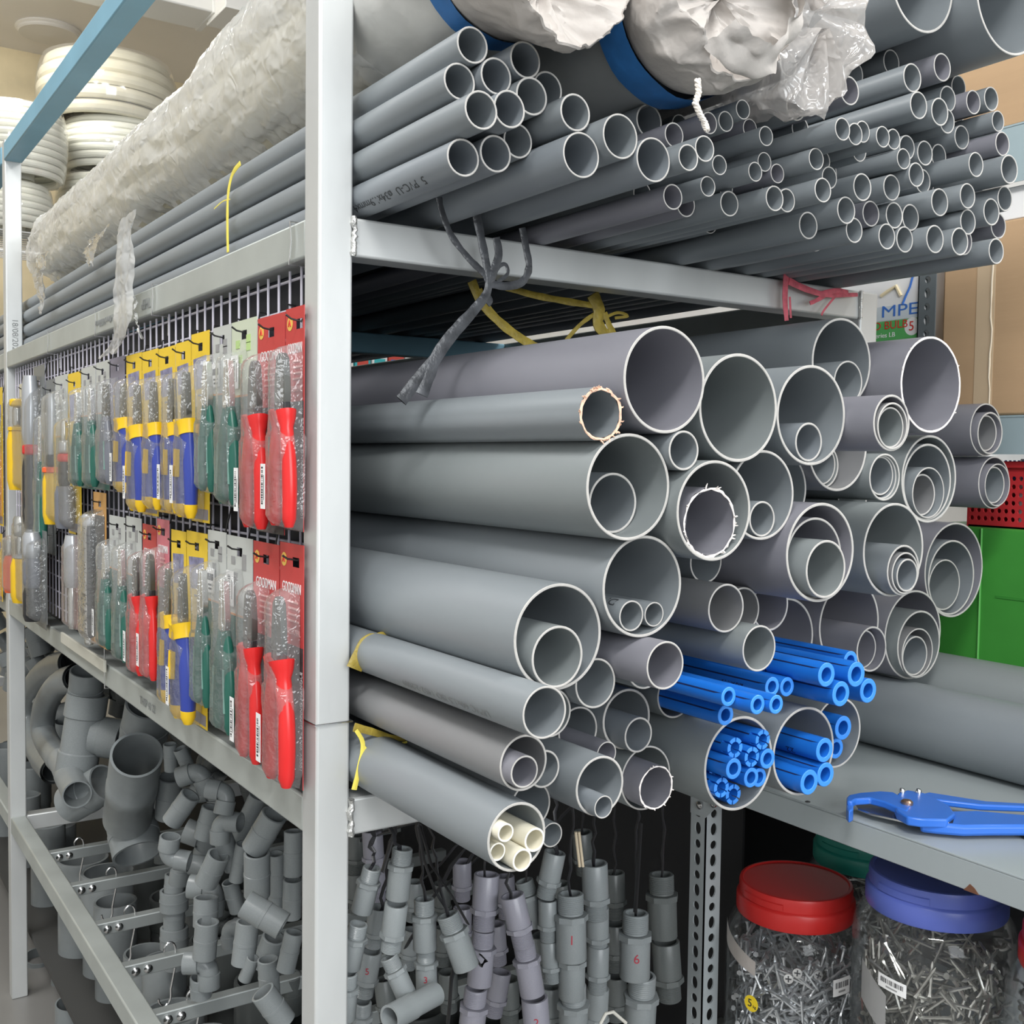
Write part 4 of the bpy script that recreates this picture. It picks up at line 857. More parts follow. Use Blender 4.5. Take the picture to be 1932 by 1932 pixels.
# ------------------------------------------------------------------ blue ratchet pipe cutter
BT = mat('blue_tool_paint', (.035, .16, .62), .25)
ZC = ZS+.0005
T = thing('pipe_cutter', 'blue ratchet pipe cutter lying open on the grey shelf', 'cutter', (*at(1710, 1530, Z=ZS)[:2], ZC))
O = T.location.copy()
def pl(pts, zc):
    return [((at(x, y, Z=zc)-O).x, (at(x, y, Z=zc)-O).y) for x, y in pts]
def slab(name, pts, z0, z1, m, bev=.002, par=T):
    return MB().prism(pl(pts, ZC+z1), z0, z1).build(name, m, par, bevel=bev, ang=50)
slab('upper_jaw', [(1597, 1504), (1602, 1499), (1622, 1495), (1660, 1492), (1686, 1494), (1700, 1502), (1722, 1512), (1712, 1530), (1690, 1522), (1668, 1512), (1642, 1505), (1615, 1507), (1608, 1512), (1598, 1511)], .016, .025, BT)
slab('hook_tip', [(1597, 1510), (1606, 1508), (1610, 1516), (1610, 1526), (1602, 1530), (1597, 1524)], .004, .020, BT)
slab('cutter_body', [(1684, 1512), (1694, 1496), (1712, 1490), (1745, 1496), (1790, 1518), (1802, 1535), (1788, 1546), (1740, 1545), (1712, 1541), (1692, 1530)], .013, .024, BT)
slab('lower_handle', [(1738, 1546), (1745, 1540), (1790, 1529), (1840, 1528), (1932, 1536), (2050, 1552), (2052, 1566), (1932, 1557), (1868, 1557), (1820, 1558), (1770, 1554), (1735, 1550)], .004, .018, BT, .004)
slab('upper_handle', [(1740, 1497), (1752, 1494), (1790, 1500), (1860, 1511), (1932, 1515), (2050, 1526), (2050, 1530), (1932, 1521), (1850, 1518), (1782, 1510), (1745, 1505)], .015, .023, BT, .002)
slab('blade', [(1611, 1516), (1625, 1513), (1655, 1518), (1684, 1528), (1720, 1546), (1790, 1552), (1800, 1556), (1788, 1561), (1735, 1556), (1690, 1545), (1645, 1535), (1618, 1525)], .007, .010, STEEL, .0006)
slab('handle_slot', [(1742, 1548), (1786, 1541), (1800, 1544), (1798, 1552), (1776, 1553), (1744, 1553)], .0181, .0186, BLACK, 0)
slab('blade_end', [(1744, 1549), (1790, 1549), (1790, 1552), (1744, 1552)], .0186, .0194, mat('brass_edge', (.75, .66, .5), .3, .8), 0)
for px, py, r_, m in ((1711, 1516, .0075, mat('copper_bolt', (.45, .30, .22), .3, .9)), (1702, 1494, .004, STEEL), (1733, 1495, .004, STEEL)):
    p = at(px, py, Z=ZC+.025)-O; MB().lathe([(r_, .024), (r_, .0275), (r_*.7, .0295), (.0001, .030)], 18, Matrix.Translation((p.x, p.y, 0))).build('bolt', m, T)
p = at(1925, 1578, Z=ZS); q = at(1945, 1590, Z=ZS)
tag(MB().sweep([(p.x, p.y, ZS+.002), (q.x, q.y, ZS+.002)], .0018, 8).build('nail', DSTEEL), 'short dark nail lying on the shelf near the pipe cutter handle', 'nail')
# ------------------------------------------------------------------ wire grid with the hanging tool packs
WIRE = mat('white_coated_wire', (.62, .60, .68), .35)
def wire_panel(x0, x1, label):
    mb = MB(); y = .016; z0, z1 = -.352, .205; n = int((z1-z0)/.034)
    xs = []; x = x1
    while x > x0: mb.sweep([(x, y, z0-.008), (x, y, z1+.010)], .0016, 6); x -= .0345
    for i in range(n+1): mb.sweep([(x0, y+.0032, z1-i*.034), (x1, y+.0032, z1-i*.034)], .0018, 6)
    return tag(mb.build('wire_grid_panel', WIRE), label, 'wire panel')
wire_panel(-1.975, -.05, 'white wire grid panel hung in the near bay of the rack, full of tool packs')
wire_panel(-3.95, -2.04, 'white wire grid panel in the farther rack bay at the left edge')
SHADE_NAVY = mat('dark_navy_board', (.012, .015, .026), .55)  # near-black colour of added sheets that replace the shade among the pipes
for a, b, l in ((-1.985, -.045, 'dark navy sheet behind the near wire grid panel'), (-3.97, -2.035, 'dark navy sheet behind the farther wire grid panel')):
    tag(MB().box((a, .0352, ZL+.002), (b, .0385, ZU-.044)).build('dark_sheet', SHADE_NAVY, smooth=False), l, 'sheet')
BLIS = film('blister_plastic', (.80, .82, .82), .04, .84, .06, .6, .25, 40)
C_ = {'red': (.50, .045, .045), 'yel': (.80, .55, .03), 'gre': (.50, .52, .50), 'lime': (.55, .60, .47), 'pink': (.60, .16, .20), 'pur': (.22, .21, .28), 'ora': (.62, .33, .10), 'cop': (.42, .20, .15), 'dgr': (.17, .18, .18), 'bei': (.62, .58, .45)}
HC = {'red': mat('red_grip', (.66, .022, .022), .28), 'blue': mat('blue_grip', (.035, .06, .33), .3), 'yel': mat('yellow_grip', (.82, .52, .015), .32), 'grn': mat('dark_green_grip', (.018, .115, .085), .3), 'blk': mat('black_grip', (.02, .021, .024), .35), 'gry': mat('grey_grip', (.16, .17, .2), .3), 'orr': mat('orange_grip', (.85, .13, .03), .35), 'chr': mat('chrome_tool', (.6, .6, .58), .2, .9), 'sil': mat('silver_paint', (.5, .52, .55), .3, .5)}
JAWS = mat('tool_steel', (.13, .13, .12), .3, .7)
HOOKM = mat('dark_hook_wire', (.05, .05, .05), .3, .8)
def barcode(par, x0, x1, z0, z1, y, seed, vert):
    s = MB().box((x0, y-.0004, z0), (x1, y, z1)).build('price_sticker', WHITE, par, smooth=False); rnd = random.Random(seed); mb = MB()
    a, b = (z0, z1) if vert else (x0, x1); L = b-a; q = a+L*.1
    while q < b-L*.1:
        w = L*rnd.choice((.012, .02, .04))
        if vert: mb.box((x0+(x1-x0)*.2, y-.0006, q), (x0+(x1-x0)*.55, y-.0004, min(q+w, b)))
        else: mb.box((q, y-.0006, z0+(z1-z0)*.5), (min(q+w, b), y-.0004, z0+(z1-z0)*.78))
        q += w+L*rnd.choice((.015, .02, .035))
    if vert: mb.box((x0+(x1-x0)*.72, y-.0006, z0+L*.2), (x0+(x1-x0)*.8, y-.0004, z1-L*.25))
    else:
        mb.box((x0+(x1-x0)*.2, y-.0006, z0+(z1-z0)*.28), (x0+(x1-x0)*.8, y-.0004, z0+(z1-z0)*.36)); mb.box((x0+(x1-x0)*.25, y-.0006, z0+(z1-z0)*.12), (x0+(x1-x0)*.75, y-.0004, z0+(z1-z0)*.2))
    mb.build('barcode', INK, s, smooth=False)
def grip(side, h, zp, zb, bow, r, styl):
    """one handle: centre line and radii"""
    pts = []; rad = []; n = 14
    for i in range(n+1):
        u = i/n; z = zp+(zb-zp)*u
        x = side*(.006+bow*math.sin(PI*min(1, u*1.15)*.62)); 
        k = 1.0
        if styl == 'red': k = 1.75 if u < .06 else 1.5 if u < .12 else 1.0+.12*math.sin(u*3)
        elif styl == 'blue': k = 1.55 if u < .06 else 1.35 if u < .16 else 1+.15*math.sin(u*4)
        else: k = .8+.3*math.sin(u*PI*.8)
        if u > .96: k *= .62
        pts.append(Vector((x, 0, z))); rad.append(r*k)
    return pts, rad
def pack(px0, px1, py0, py1, card, tool, label, group, kind='plier', sticker=1, yo=0., seed=0, segs=None, txt=None, tw=1., yc=-.0065, cut=None):
    pm = (px0+px1)/2
    A = at(px0, py0, Y=yc); B = at(px1, py0, Y=yc); w = (B.x-A.x)*.985; xm = (A.x+B.x)/2
    ztop = at(pm, py0, Y=yc).z; zbot = at(pm, py1, Y=yc).z; h = ztop-zbot
    t = thing('tool_pack', label, 'tool pack', (xm, yc, ztop), group)
    rnd = random.Random(label); cm = mat('card_'+card, C_[card], .42, var=.04, vscale=20)
    hw = w/2; hr = at(cut, py0, Y=yc).x-xm if cut else hw; sw = min(.010, w*.16); s0, s1 = -h*.055, -h*.055-.011
    # backing card with a hang hole
    mb = MB().box((-hw, 0, s0), (hr, .0008, 0)).box((-hw, 0, s1), (-sw, .0008, s0)).box((sw, 0, s1), (hr, .0008, s0)).box((-hw, 0, -h), (hr, .0008, s1))
    mb.build('backing_card', cm, t, smooth=False)
    y = -.0006
    if card == 'red' or card == 'pink':
        e = MB().lathe([(.0078, 0), (.0078, .0003), (.0001, .0003)], 20, frame((-hw+.013, -.0002, -h*.07), (1, 0, 0), (0, 0, 1))).build('gold_seal', mat('gold_print', (.78, .50, .10), .4), t, smooth=False)
        MB().sweep([(-hw+.010, -.0008, -h*.07-.003), (-hw+.013, -.0008, -h*.07+.004), (-hw+.016, -.0008, -h*.07-.003)], .0009, 5).build('seal_mark', RED, e)
        text('GOODMAN', .0165, frame(((hr-hw)/2+.001, -.0004, -h*.185), (1, 0, 0), (0, 0, 1)), WHITE, t, sx=(hw+hr)*8.9)
        for k in range(4): MB().box((-hw*.45, y, -h*(.245+.026*k)), (hr*(.35+.1*(k % 2)), -.0001, -h*(.245+.026*k)+.0022)).build('printed_line', mat('pink_print', (.8, .40, .38), .5), t, smooth=False)
        text('PROFESSIONAL', .0095, frame(((hr-hw)/2+.002, -.0004, -h*.365), (1, 0, 0), (0, 0, 1)), mat('pink_print', (.8, .40, .38), .5), t, sx=(hw+hr)/.09*1.0)
        MB().box((-hw, y, -h), (hr, -.0001, -h*.42)).build('dark_panel', mat('black_card', (.03, .028, .028), .4), t, smooth=False)
        text('1000V VINYL DIPPING HANDLE', .008, frame((hr*.86, -.001, -h*.72), (0, 0, 1), (-1, 0, 0)), mat('grey_lettering', (.45, .45, .45), .5), t)
    elif card == 'yel':
        MB().prism([(-hw*.6, -h*.30), (-hw*.75, -h*.135), (hw*.70, -h*.125), (hw*.72, -h*.20), (hw*.4, -h*.29)], .0001, .0006, frame((0, 0, 0), (1, 0, 0), (0, 0, 1))).build('printed_picture', mat('slate_print', (.22, .22, .36), .4, var=.5, vscale=60), t, smooth=False)
        MB().box((-hw*.2, y, -h*.335), (hw*.5, -.0001, -h*.325)).build('printed_line', MATS['grey_print'], t, smooth=False)
        MB().box((-hw*.9, y, -h*.985), (hw*.9, -.0001, -h*.93)).build('printed_band', mat('slate_band', (.25, .24, .28), .4), t, smooth=False)
    elif card in ('gre', 'lime'):
        MB().box((-hw, y, -h), (hw, -.0001, -h*.40)).build('green_panel', mat('dark_green_card', (.035, .13, .105), .4), t, smooth=False)
        MB().box((-hw, y-.0002, -h*.405), (hw, -.0001, -h*.395)).build('orange_line', mat('orange_print', (.75, .36, .15), .5), t, smooth=False)
        for q in ((-.5, .12), (.35, .10), (.35, .14), (-.3, .2)): MB().box((hw*q[0]-.006, y, -h*q[1]-.006), (hw*q[0]+.008, -.0001, -h*q[1]+.004)).build('printed_block', MATS['grey_print'] if card == 'gre' else mat('lime_print', (.45, .62, .25), .5), t, smooth=False)
    elif card in ('ora', 'bei'):
        MB().box((-hw*.8, y, -h*.5), (hw*.8, -.0001, -h*.15)).build('printed_panel', mat('dark_panel_print', (.08, .075, .07), .5), t, smooth=False)
    ty = -.019-yo
    if kind == 'plier':
        r = min(.0105, w*.115)*tw; zp, zb = -h*.47, -h*.975
        st = {'red': 'red', 'blue': 'blue'}.get(tool, 'slim')
        if st == 'slim': r *= .9
        for sd in (1, -1):
            pts, rad = grip(sd, h, zp, zb, min(.017, w*.19), r, st); mb = MB(); pts = [p+Vector((0, ty, 0)) for p in pts]
            if st == 'blue':
                mb.sweep(pts[1:-1], rad[1:-1], 14, 0, flat=.8, upv=(0, 1, 0)); hd = mb.build('handle', HC['blue'], t, ang=60)
                MB().sweep(pts[:3], [q*1.12 for q in rad[:3]], 14, 0, flat=.8, upv=(0, 1, 0)).build('grip_collar', HC['yel'], hd, ang=60)
                MB().sweep(pts[-3:], [rad[-3]*1.05, rad[-2]*1.05, rad[-1]], 14, 0, flat=.8, upv=(0, 1, 0)).build('grip_tip', HC['yel'], hd, ang=60)
                if sd < 0: MB().sweep([pts[4]+Vector((.003, -r*.7, 0)), pts[8]+Vector((.004, -r*.7, 0))], r*.55, 8).build('grip_inlay', HC['yel'], hd)
            else:
                mb.sweep(pts, rad, 14, 0, flat=.8, upv=(0, 1, 0)); hd = mb.build('handle', HC[tool], t, ang=60)
                if st == 'slim':
                    MB().sweep([pts[5]+Vector((0, -r*.72, 0)), pts[11]+Vector((0, -r*.72, 0))], r*.28, 6).build('raised_lettering', mat('pale_green_mark', (.16, .30, .26), .4), hd)
        # jaws
        jl = h*.26; mb = MB()
        for sd in (1, -1):
            po = [(0, -.004), (sd*.0115, -.002), (sd*.013, .012), (sd*.012, jl*.35), (sd*.006, jl*.98), (sd*.0008, jl), (sd*.0008, jl*.2)]
            if tool in ('red',): po = [(0, -.004), (sd*.012, -.002), (sd*.0145, .016), (sd*.014, jl*.5), (sd*.010, jl*.9), (sd*.002, jl), (sd*.0008, jl*.3)]
            mb.prism(po if sd > 0 else po[::-1], -.004, .004, frame((0, ty, zp), (1, 0, 0), (0, 0, 1)))
        mb.lathe([(.0001, -.0052), (.006, -.0052), (.006, .0052), (.0001, .0052)], 18, frame((0, ty, zp+.006), (1, 0, 0), (0, 0, 1)))
        mb.build('jaws', JAWS if tool != 'grn' else HC['chr'], t, smooth=True, bevel=.0008)
        if tool == 'red': MB().box((-.014, ty-.0045, zp-.004), (.014, ty+.0045, zp+.012)).build('joint_sleeve', BLACK, t, bevel=.002)
        bw = lambda u: w*.5*(.30 if u < .05 else .34 if u < .5 else .62 if u < .60 else .55 if u < .92 else .46)
        z_a, z_b = zp+jl+.012, zb-.006
    else:
        for (u0, u1, r, c, nm) in segs:
            z0, z1 = -h*u0, -h*u1; r = r*w*.82
            n = 6; pts = [Vector((0, ty, z0+(z1-z0)*i/n)) for i in range(n+1)]
            rad = [r*(.8 if i in (0, n) and c not in ('blade',) else 1) for i in range(n+1)]
            MB().sweep(pts, rad, 12, flat=.75, upv=(0, 1, 0)).build(nm, HC[c], t, ang=60)
        bw = lambda u: w*.44; z_a, z_b = -h*max(.08, segs[0][0]-.03), -h*min(.985, segs[-1][1]+.01)
    # blister shell
    dep = abs(ty)+.0135
    def sh(u, v):
        z = z_a+(z_b-z_a)*u; b = bw(u); a = PI*v
        e = min(1, min(u, 1-u)*14)**.5
        x = -b*math.cos(a); c = math.sin(a)
        sx = math.copysign(abs(math.cos(a))**.45, -math.cos(a))*b*(.75+.25*e)
        wob = .0016*noise.noise(Vector((x*90+seed, z*45, 3.1)))
        return Vector((sx, -.0012-(dep*e*(abs(c)**.45))+wob*c, z))
    MB().grid(sh, 34, 16).build('blister', BLIS, t, ang=50)
    if sticker:
        if sticker == 1: barcode(t, -hw*.62, -hw*.62+.0135, -h*.90, -h*.70, -dep-.002, label, True)
        elif sticker == 2: barcode(t, -hw*.92, -hw*.92+w*.42, -h*.355, -h*.215, -.0022, label, False)
        else: barcode(t, -hw*.9, -hw*.9+w*.3, -h*.36, -h*.18, -.0022, label, True)
    # the hook it hangs from
    hx = xm; zh = ztop+s0-.003
    zg = .205-.034*max(0, math.ceil((.205-ztop-.004)/.034)-1)
    mbh = MB().sweep([(hx+.004, .0225, zg+.004), (hx+.004, .012, zg+.0055), (hx+.004, .011, zg-.004), (hx+.002, .004, zh+.012), (hx, -.004, zh), (hx, -.016, zh+.002), (hx, -.022, zh+.006)], .0012, 6)
    tag(mbh.build('peg_hook', HOOKM), 'dark hook holding the '+' '.join(label.replace('packaged ', '').split()[:12]), 'hook', 'peg hooks on the wire grid')
    return t
GU, GL = 'tool packs in the upper row', 'tool packs in the lower row'
pack(539, 592, 577, 1003, 'red', 'red', 'packaged red pliers in the upper row, nearest the post', GU, sticker=1, cut=574)
pack(486, 538, 595, 1006, 'red', 'red', 'packaged red pliers in the upper row, second from post', GU, sticker=1, seed=3)
pack(437, 485, 603, 960, 'lime', 'grn', 'packaged green pliers with lime card, upper row, third from post', GU, sticker=3)
pack(402, 436, 615, 935, 'gre', 'grn', 'packaged green pliers with grey card, upper row, fourth from post', GU, sticker=2)
pack(361, 395, 627, 985, 'yel', 'blue', 'packaged blue and yellow pliers, upper row, beside the grey card', GU, sticker=1, tw=1.25)
pack(331, 360, 645, 975, 'yel', 'blue', 'packaged blue and yellow pliers, upper row, second yellow card from right', GU, sticker=1, yo=-.004)
pack(299, 330, 655, 968, 'yel', 'blue', 'packaged blue and yellow pliers, upper row, middle yellow card', GU, sticker=0)
pack(268, 298, 661, 972, 'yel', 'blue', 'packaged blue and yellow pliers, upper row, second yellow card from left', GU, sticker=1, tw=1.2)
pack(238, 267, 668, 935, 'yel', 'blue', 'packaged blue and yellow pliers, upper row, leftmost yellow card', GU, sticker=1, yo=-.003)
pack(208, 235, 674, 918, 'pur', 'gry', 'packaged grey-handled pliers on a dusky purple card, upper row', GU, sticker=0)
pack(181, 206, 682, 924, 'gre', 'grn', 'packaged long green pliers left of the purple card, upper row', GU, sticker=0)
pack(153, 180, 692, 922, 'gre', 'grn', 'packaged green pliers with chrome jaws, upper row, left of another green pair', GU, sticker=3)
S1 = [(.30, .42, .10, 'chr', 'jaws'), (.42, .50, .17, 'sil', 'pivot'), (.50, .55, .19, 'red', 'red_collar'), (.55, .70, .17, 'blk', 'neck'), (.70, .96, .27, 'gry', 'handle')]
pack(128, 152, 703, 1008, 'yel', 'x', 'packaged tool with red collar and grey handle, upper row', GU, 'seg', 0, segs=S1)
S2 = [(.12, .52, .12, 'sil', 'shaft'), (.52, .60, .16, 'blk', 'neck'), (.60, .64, .26, 'orr', 'collar'), (.64, .975, .25, 'yel', 'handle')]
pack(104, 127, 708, 995, 'gre', 'x', 'packaged tool with a thick yellow handle, upper row', GU, 'seg', 0, segs=S2)
pack(86, 103, 716, 1045, 'dgr', 'grn', 'packaged long slim green pliers beside the thick yellow handle', GU, sticker=0)
S3 = [(.04, .30, .22, 'sil', 'wrapped_head'), (.30, .34, .22, 'red', 'red_ring'), (.34, .62, .22, 'blk', 'tube'), (.62, .70, .16, 'sil', 'lower_shaft'), (.70, .97, .20, 'gry', 'handle')]
pack(63, 84, 690, 1180, 'dgr', 'x', 'long black tool with a red ring, wrapped in clear bag', GU, 'seg', 0, segs=S3)
S4 = [(.15, .22, .16, 'yel', 'cap'), (.22, .40, .10, 'chr', 'shaft'), (.40, .44, .2, 'yel', 'collar'), (.44, .97, .22, 'yel', 'handle')]
pack(36, 61, 722, 930, 'bei', 'x', 'packaged long yellow handled knife, upper row next to the far post', GU, 'seg', 0, segs=S4)
pack(528, 590, 1027, 1484, 'red', 'red', 'packaged red pliers in the lower row, nearest the post', GL, sticker=1, cut=573)
pack(478, 527, 1024, 1440, 'red', 'red', 'packaged red pliers in the lower row, second from post', GL, sticker=1, seed=5)
pack(428, 477, 1013, 1385, 'gre', 'grn', 'packaged green pliers, lower row, third from post', GL, sticker=3)
pack(392, 427, 1002, 1335, 'gre', 'grn', 'packaged green pliers, lower row, fourth from post', GL, sticker=2)
pack(352, 391, 1004, 1366, 'yel', 'blue', 'packaged blue and yellow pliers, lower row, right one of two', GL, sticker=1, tw=1.25)
pack(323, 351, 1001, 1335, 'yel', 'blue', 'packaged blue and yellow pliers, lower row, left one of two', GL, sticker=0, yo=-.005)
pack(296, 319, 980, 1285, 'pink', 'red', 'packaged red pliers on pink card, lower row, right one of two', GL, sticker=1, tw=1.1)
pack(269, 295, 990, 1275, 'red', 'red', 'packaged small red pliers, lower row, left one of two', GL, sticker=1)
pack(238, 267, 976, 1250, 'gre', 'grn', 'packaged green water pump pliers, lower row, left of the small red pliers', GL, sticker=0)
pack(206, 236, 974, 1225, 'gre', 'grn', 'packaged green pliers, lower row, beside the black long tool', GL, sticker=1)
S5 = [(.14, .22, .20, 'sil', 'head'), (.22, .93, .24, 'blk', 'handle'), (.93, .985, .14, 'chr', 'end_ring')]
pack(176, 200, 929, 1218, 'ora', 'x', 'packaged long black tool on an orange card, lower row', GL, 'seg', 0, segs=S5)
S6 = [(.03, .55, .22, 'sil', 'blade_sheath'), (.55, .97, .12, 'chr', 'shaft')]
pack(143, 168, 1004, 1190, 'cop', 'x', 'packaged grey blade on a copper coloured card, lower row', GL, 'seg', 0, segs=S6)
S7 = [(.02, .30, .26, 'sil', 'wrapped_shaft'), (.30, .62, .25, 'gry', 'tube'), (.62, .985, .26, 'blk', 'grip')]
pack(68, 88, 1000, 1172, 'dgr', 'x', 'thick black gripped tool standing lowest, left of the bare grid', GL, 'seg', 0, segs=S7, yc=-.03)
S8 = [(.05, .26, .20, 'chr', 'adjustable_jaw'), (.26, .46, .10, 'chr', 'shaft'), (.46, .50, .2, 'sil', 'ferrule'), (.50, .97, .28, 'yel', 'handle')]
pack(45, 64, 965, 1140, 'bei', 'x', 'packaged screwdriver with a short yellow handle, lower row', GL, 'seg', 0, segs=S8)
S9 = [(.1, .4, .12, 'chr', 'shaft'), (.4, .97, .2, 'orr', 'handle')]
pack(26, 43, 1000, 1120, 'bei', 'x', 'packaged thin orange handled tool next to the far post, lower row', GL, 'seg', 0, segs=S9)
S10 = [(.2, .45, .26, 'blk', 'head'), (.45, .95, .28, 'orr', 'handle')]
pack(-10, 4, 732, 990, 'yel', 'x', 'packaged orange handled tool beyond the far post, upper row', GU, 'seg', 0, segs=S10)
pack(-10, 4, 1005, 1130, 'yel', 'x', 'packaged orange tool beyond the far post, lower row', GL, 'seg', 0, segs=S9)
# the pale strip that stands on the beam behind the packs
x = at(150, 1180, Y=.02).x
tag(MB().box((at(118, 1170, Y=-.004).x, -.008, ZL-.012), (at(200, 1220, Y=-.004).x, -.003, ZL+.010)).build('label_strip', mat('yellowed_plastic', (.55, .54, .47), .5), bevel=.001), 'yellowed plastic strip along the lower rack beam under the copper card', 'strip')
# ------------------------------------------------------------------ hanging fittings
FIT = [mat('fitting_grey', (.225, .245, .25), .3, var=.06, vscale=30), mat('fitting_violet', (.25, .245, .285), .3, var=.06, vscale=30), mat('fitting_dark', (.11, .12, .118), .33, var=.08, vscale=30)]  # third is the same grey with shade painted in, for fittings farther back
def meshes(name, mb, ang=35):
    o = mb.build(name, FIT[0], ang=ang); me = o.data; bpy.data.objects.remove(o); return me
# unit adaptor: width 1, hanging along -Z from the threaded end
def unit_adaptor():
    th = [(.40, 0), (.42, -.02)]
    for i in range(9): th += [(.435, -.05-i*.062), (.405, -.075-i*.062)]
    th += [(.41, -.64), (.33, -.64), (.33, 0), (.40, 0)]
    a = meshes('threaded_end', MB().lathe(th, 28))
    hexa = [(.575*math.cos(i*PI/4+.39), .575*math.sin(i*PI/4+.39)) for i in range(8)]
    b = meshes('hex_collar', MB().prism(hexa, -.66, -.85))
    c = meshes('socket', MB().lathe([(.33, -.85), (.50, -.85), (.50, -2.1), (.48, -2.13), (.40, -2.13), (.39, -1.0)], 28))
    return a, b, c
UA = unit_adaptor()
def axes(angle, lean):
    """hanging direction: 0 hangs straight down, positive swings the lower end to the right of the photo"""
    h = Vector((RT.x, RT.y, 0)).normalized(); f = Vector((FW.x, FW.y, 0)).normalized()
    return (Vector((0, 0, -1))*math.cos(angle)+h*math.sin(angle)+f*lean).normalized()
def place_local(p, d):
    q = Vector((0, 0, -1)).rotation_difference(d); return Matrix.Translation(p) @ q.to_matrix().to_4x4()
first_ad = {}
def adaptor(p, d, w, tone, label, group, flip=False, mark=None):
    t = thing('threaded_adaptor', label, 'pipe fitting', (0, 0, 0), group)
    L = 2.13*w
    if flip: M = place_local(p+d*L, -d)
    else: M = place_local(p, d)
    t.matrix_world = M @ Matrix.Rotation(random.uniform(0, 6), 4, 'Z') @ Matrix.Scale(w, 4)
    for me in UA:
        if (me.name, tone) not in first_ad:
            m2 = me.copy(); m2.materials.clear(); m2.materials.append(FIT[tone]); m2.name = me.name; first_ad[(me.name, tone)] = m2
        o = bpy.data.objects.new(me.name.split('.')[0], first_ad[(me.name, tone)]); COL.objects.link(o); o.parent = t
    if mark:
        c = p+d*(L*.62 if not flip else L*.35); n = -Vector((FW.x, FW.y, 0)).normalized(); r_ = Vector((RT.x, RT.y, 0)).normalized()
        Mi = t.matrix_world.inverted() @ frame(c+n*(w*.505), r_, -d)
        me = text_mesh(mark, w*.42)
        for v in me.vertices: v.co = Mi @ Vector((v.co.x, v.co.y, v.co.z-(v.co.x**2)/w))
        me.materials.append(mat('red_marker', (.35, .03, .05), .5)); o = bpy.data.objects.new('handwritten_number', me); COL.objects.link(o); o.parent = t
    return L
ZM = (640, 1500, .3468)
def zpt(x, y, X): return at(ZM[0]+x*ZM[2], ZM[1]+y*ZM[2], X=X)
STR = mat('black_string', (.025, .025, .028), .35)
def hang_string(a, b, label, r=.003):
    pts = [a+(b-a)*(i/10)+Vector((random.uniform(-.003, .003), random.uniform(-.003, .003), 0)) for i in range(11)]
    tag(MB().sweep(pts, [r*random.uniform(.6, 1.2) for _ in pts], 6, flat=.5).build('black_string', STR), label, 'string', 'strings holding the fittings')
# every strand: depth plane, tone, list of (x1, y1, x2, y2, width, thread at the top?, mark) measured in the enlarged view
STRANDS = [
 (-.02, 0, [(180, 395, 110, 690, 112, 1, None), (105, 700, 55, 960, 112, 1, None), (50, 970, 30, 1250, 112, 1, None)]),
 (-.06, 0, [(215, 610, 180, 850, 100, 0, None), (175, 850, 130, 1120, 112, 0, '5'), (128, 1125, 110, 1380, 108, 1, None)]),
 (.01, 0, [(345, 290, 318, 570, 122, 1, None), (312, 590, 280, 858, 124, 0, None), (270, 880, 370, 1090, 108, 1, None)]),
 (.0, 0, [(462, 565, 470, 845, 122, 1, None), (470, 830, 478, 1040, 122, 1, '3')]),
 (.03, 0, [(590, 650, 690, 915, 135, 1, None)]),
 (-.16, 1, [(668, 360, 672, 600, 96, 0, None), (672, 610, 670, 850, 96, 0, None)]),
 (-.02, 1, [(803, 430, 788, 730, 132, 0, None), (787, 735, 765, 1040, 130, 1, None), (745, 1050, 715, 1350, 140, 1, None)]),
 (.02, 1, [(940, 545, 1000, 790, 130, 0, None), (1003, 800, 1058, 1095, 128, 1, None), (1062, 1100, 1090, 1400, 138, 0, '2')]),
 (-.06, 0, [(1005, 465, 1095, 745, 112, 1, None), (1100, 760, 1150, 1020, 112, 0, None), (1150, 1040, 1150, 1300, 112, 0, None)]),
 (-.02, 0, [(1175, 310, 1125, 560, 130, 0, None), (1135, 570, 1140, 780, 100, 0, None), (1145, 790, 1165, 1010, 100, 0, None)]),
 (.0, 0, [(1258, 535, 1266, 870, 158, 1, '1'), (1268, 800, 1270, 1090, 158, 1, None), (1275, 1030, 1280, 1350, 158, 1, None)]),
 (-.05, 0, [(1388, 370, 1402, 620, 150, 0, None), (1405, 610, 1410, 830, 130, 0, None), (1410, 820, 1408, 1060, 120, 0, None), (1408, 1050, 1400, 1300, 120, 0, None)]),
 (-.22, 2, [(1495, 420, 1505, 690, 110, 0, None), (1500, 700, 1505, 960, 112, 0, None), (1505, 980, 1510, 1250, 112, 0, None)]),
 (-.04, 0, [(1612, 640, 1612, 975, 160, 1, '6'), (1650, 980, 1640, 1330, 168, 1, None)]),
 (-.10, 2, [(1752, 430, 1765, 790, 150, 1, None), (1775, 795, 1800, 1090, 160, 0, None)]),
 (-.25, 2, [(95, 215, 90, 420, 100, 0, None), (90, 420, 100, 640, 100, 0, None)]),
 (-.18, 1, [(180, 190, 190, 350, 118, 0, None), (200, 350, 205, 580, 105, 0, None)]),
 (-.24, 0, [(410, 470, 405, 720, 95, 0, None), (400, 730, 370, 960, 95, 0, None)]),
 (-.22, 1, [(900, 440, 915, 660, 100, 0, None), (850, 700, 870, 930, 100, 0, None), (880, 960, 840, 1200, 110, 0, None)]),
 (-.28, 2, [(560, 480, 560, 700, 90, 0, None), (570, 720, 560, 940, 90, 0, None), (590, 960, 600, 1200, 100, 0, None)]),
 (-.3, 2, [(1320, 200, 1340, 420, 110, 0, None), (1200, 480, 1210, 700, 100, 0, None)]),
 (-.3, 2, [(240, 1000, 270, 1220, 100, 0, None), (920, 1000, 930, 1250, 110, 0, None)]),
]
ns = len(STRANDS)
order = sorted(range(ns), key=lambda i: STRANDS[i][2][0][0])
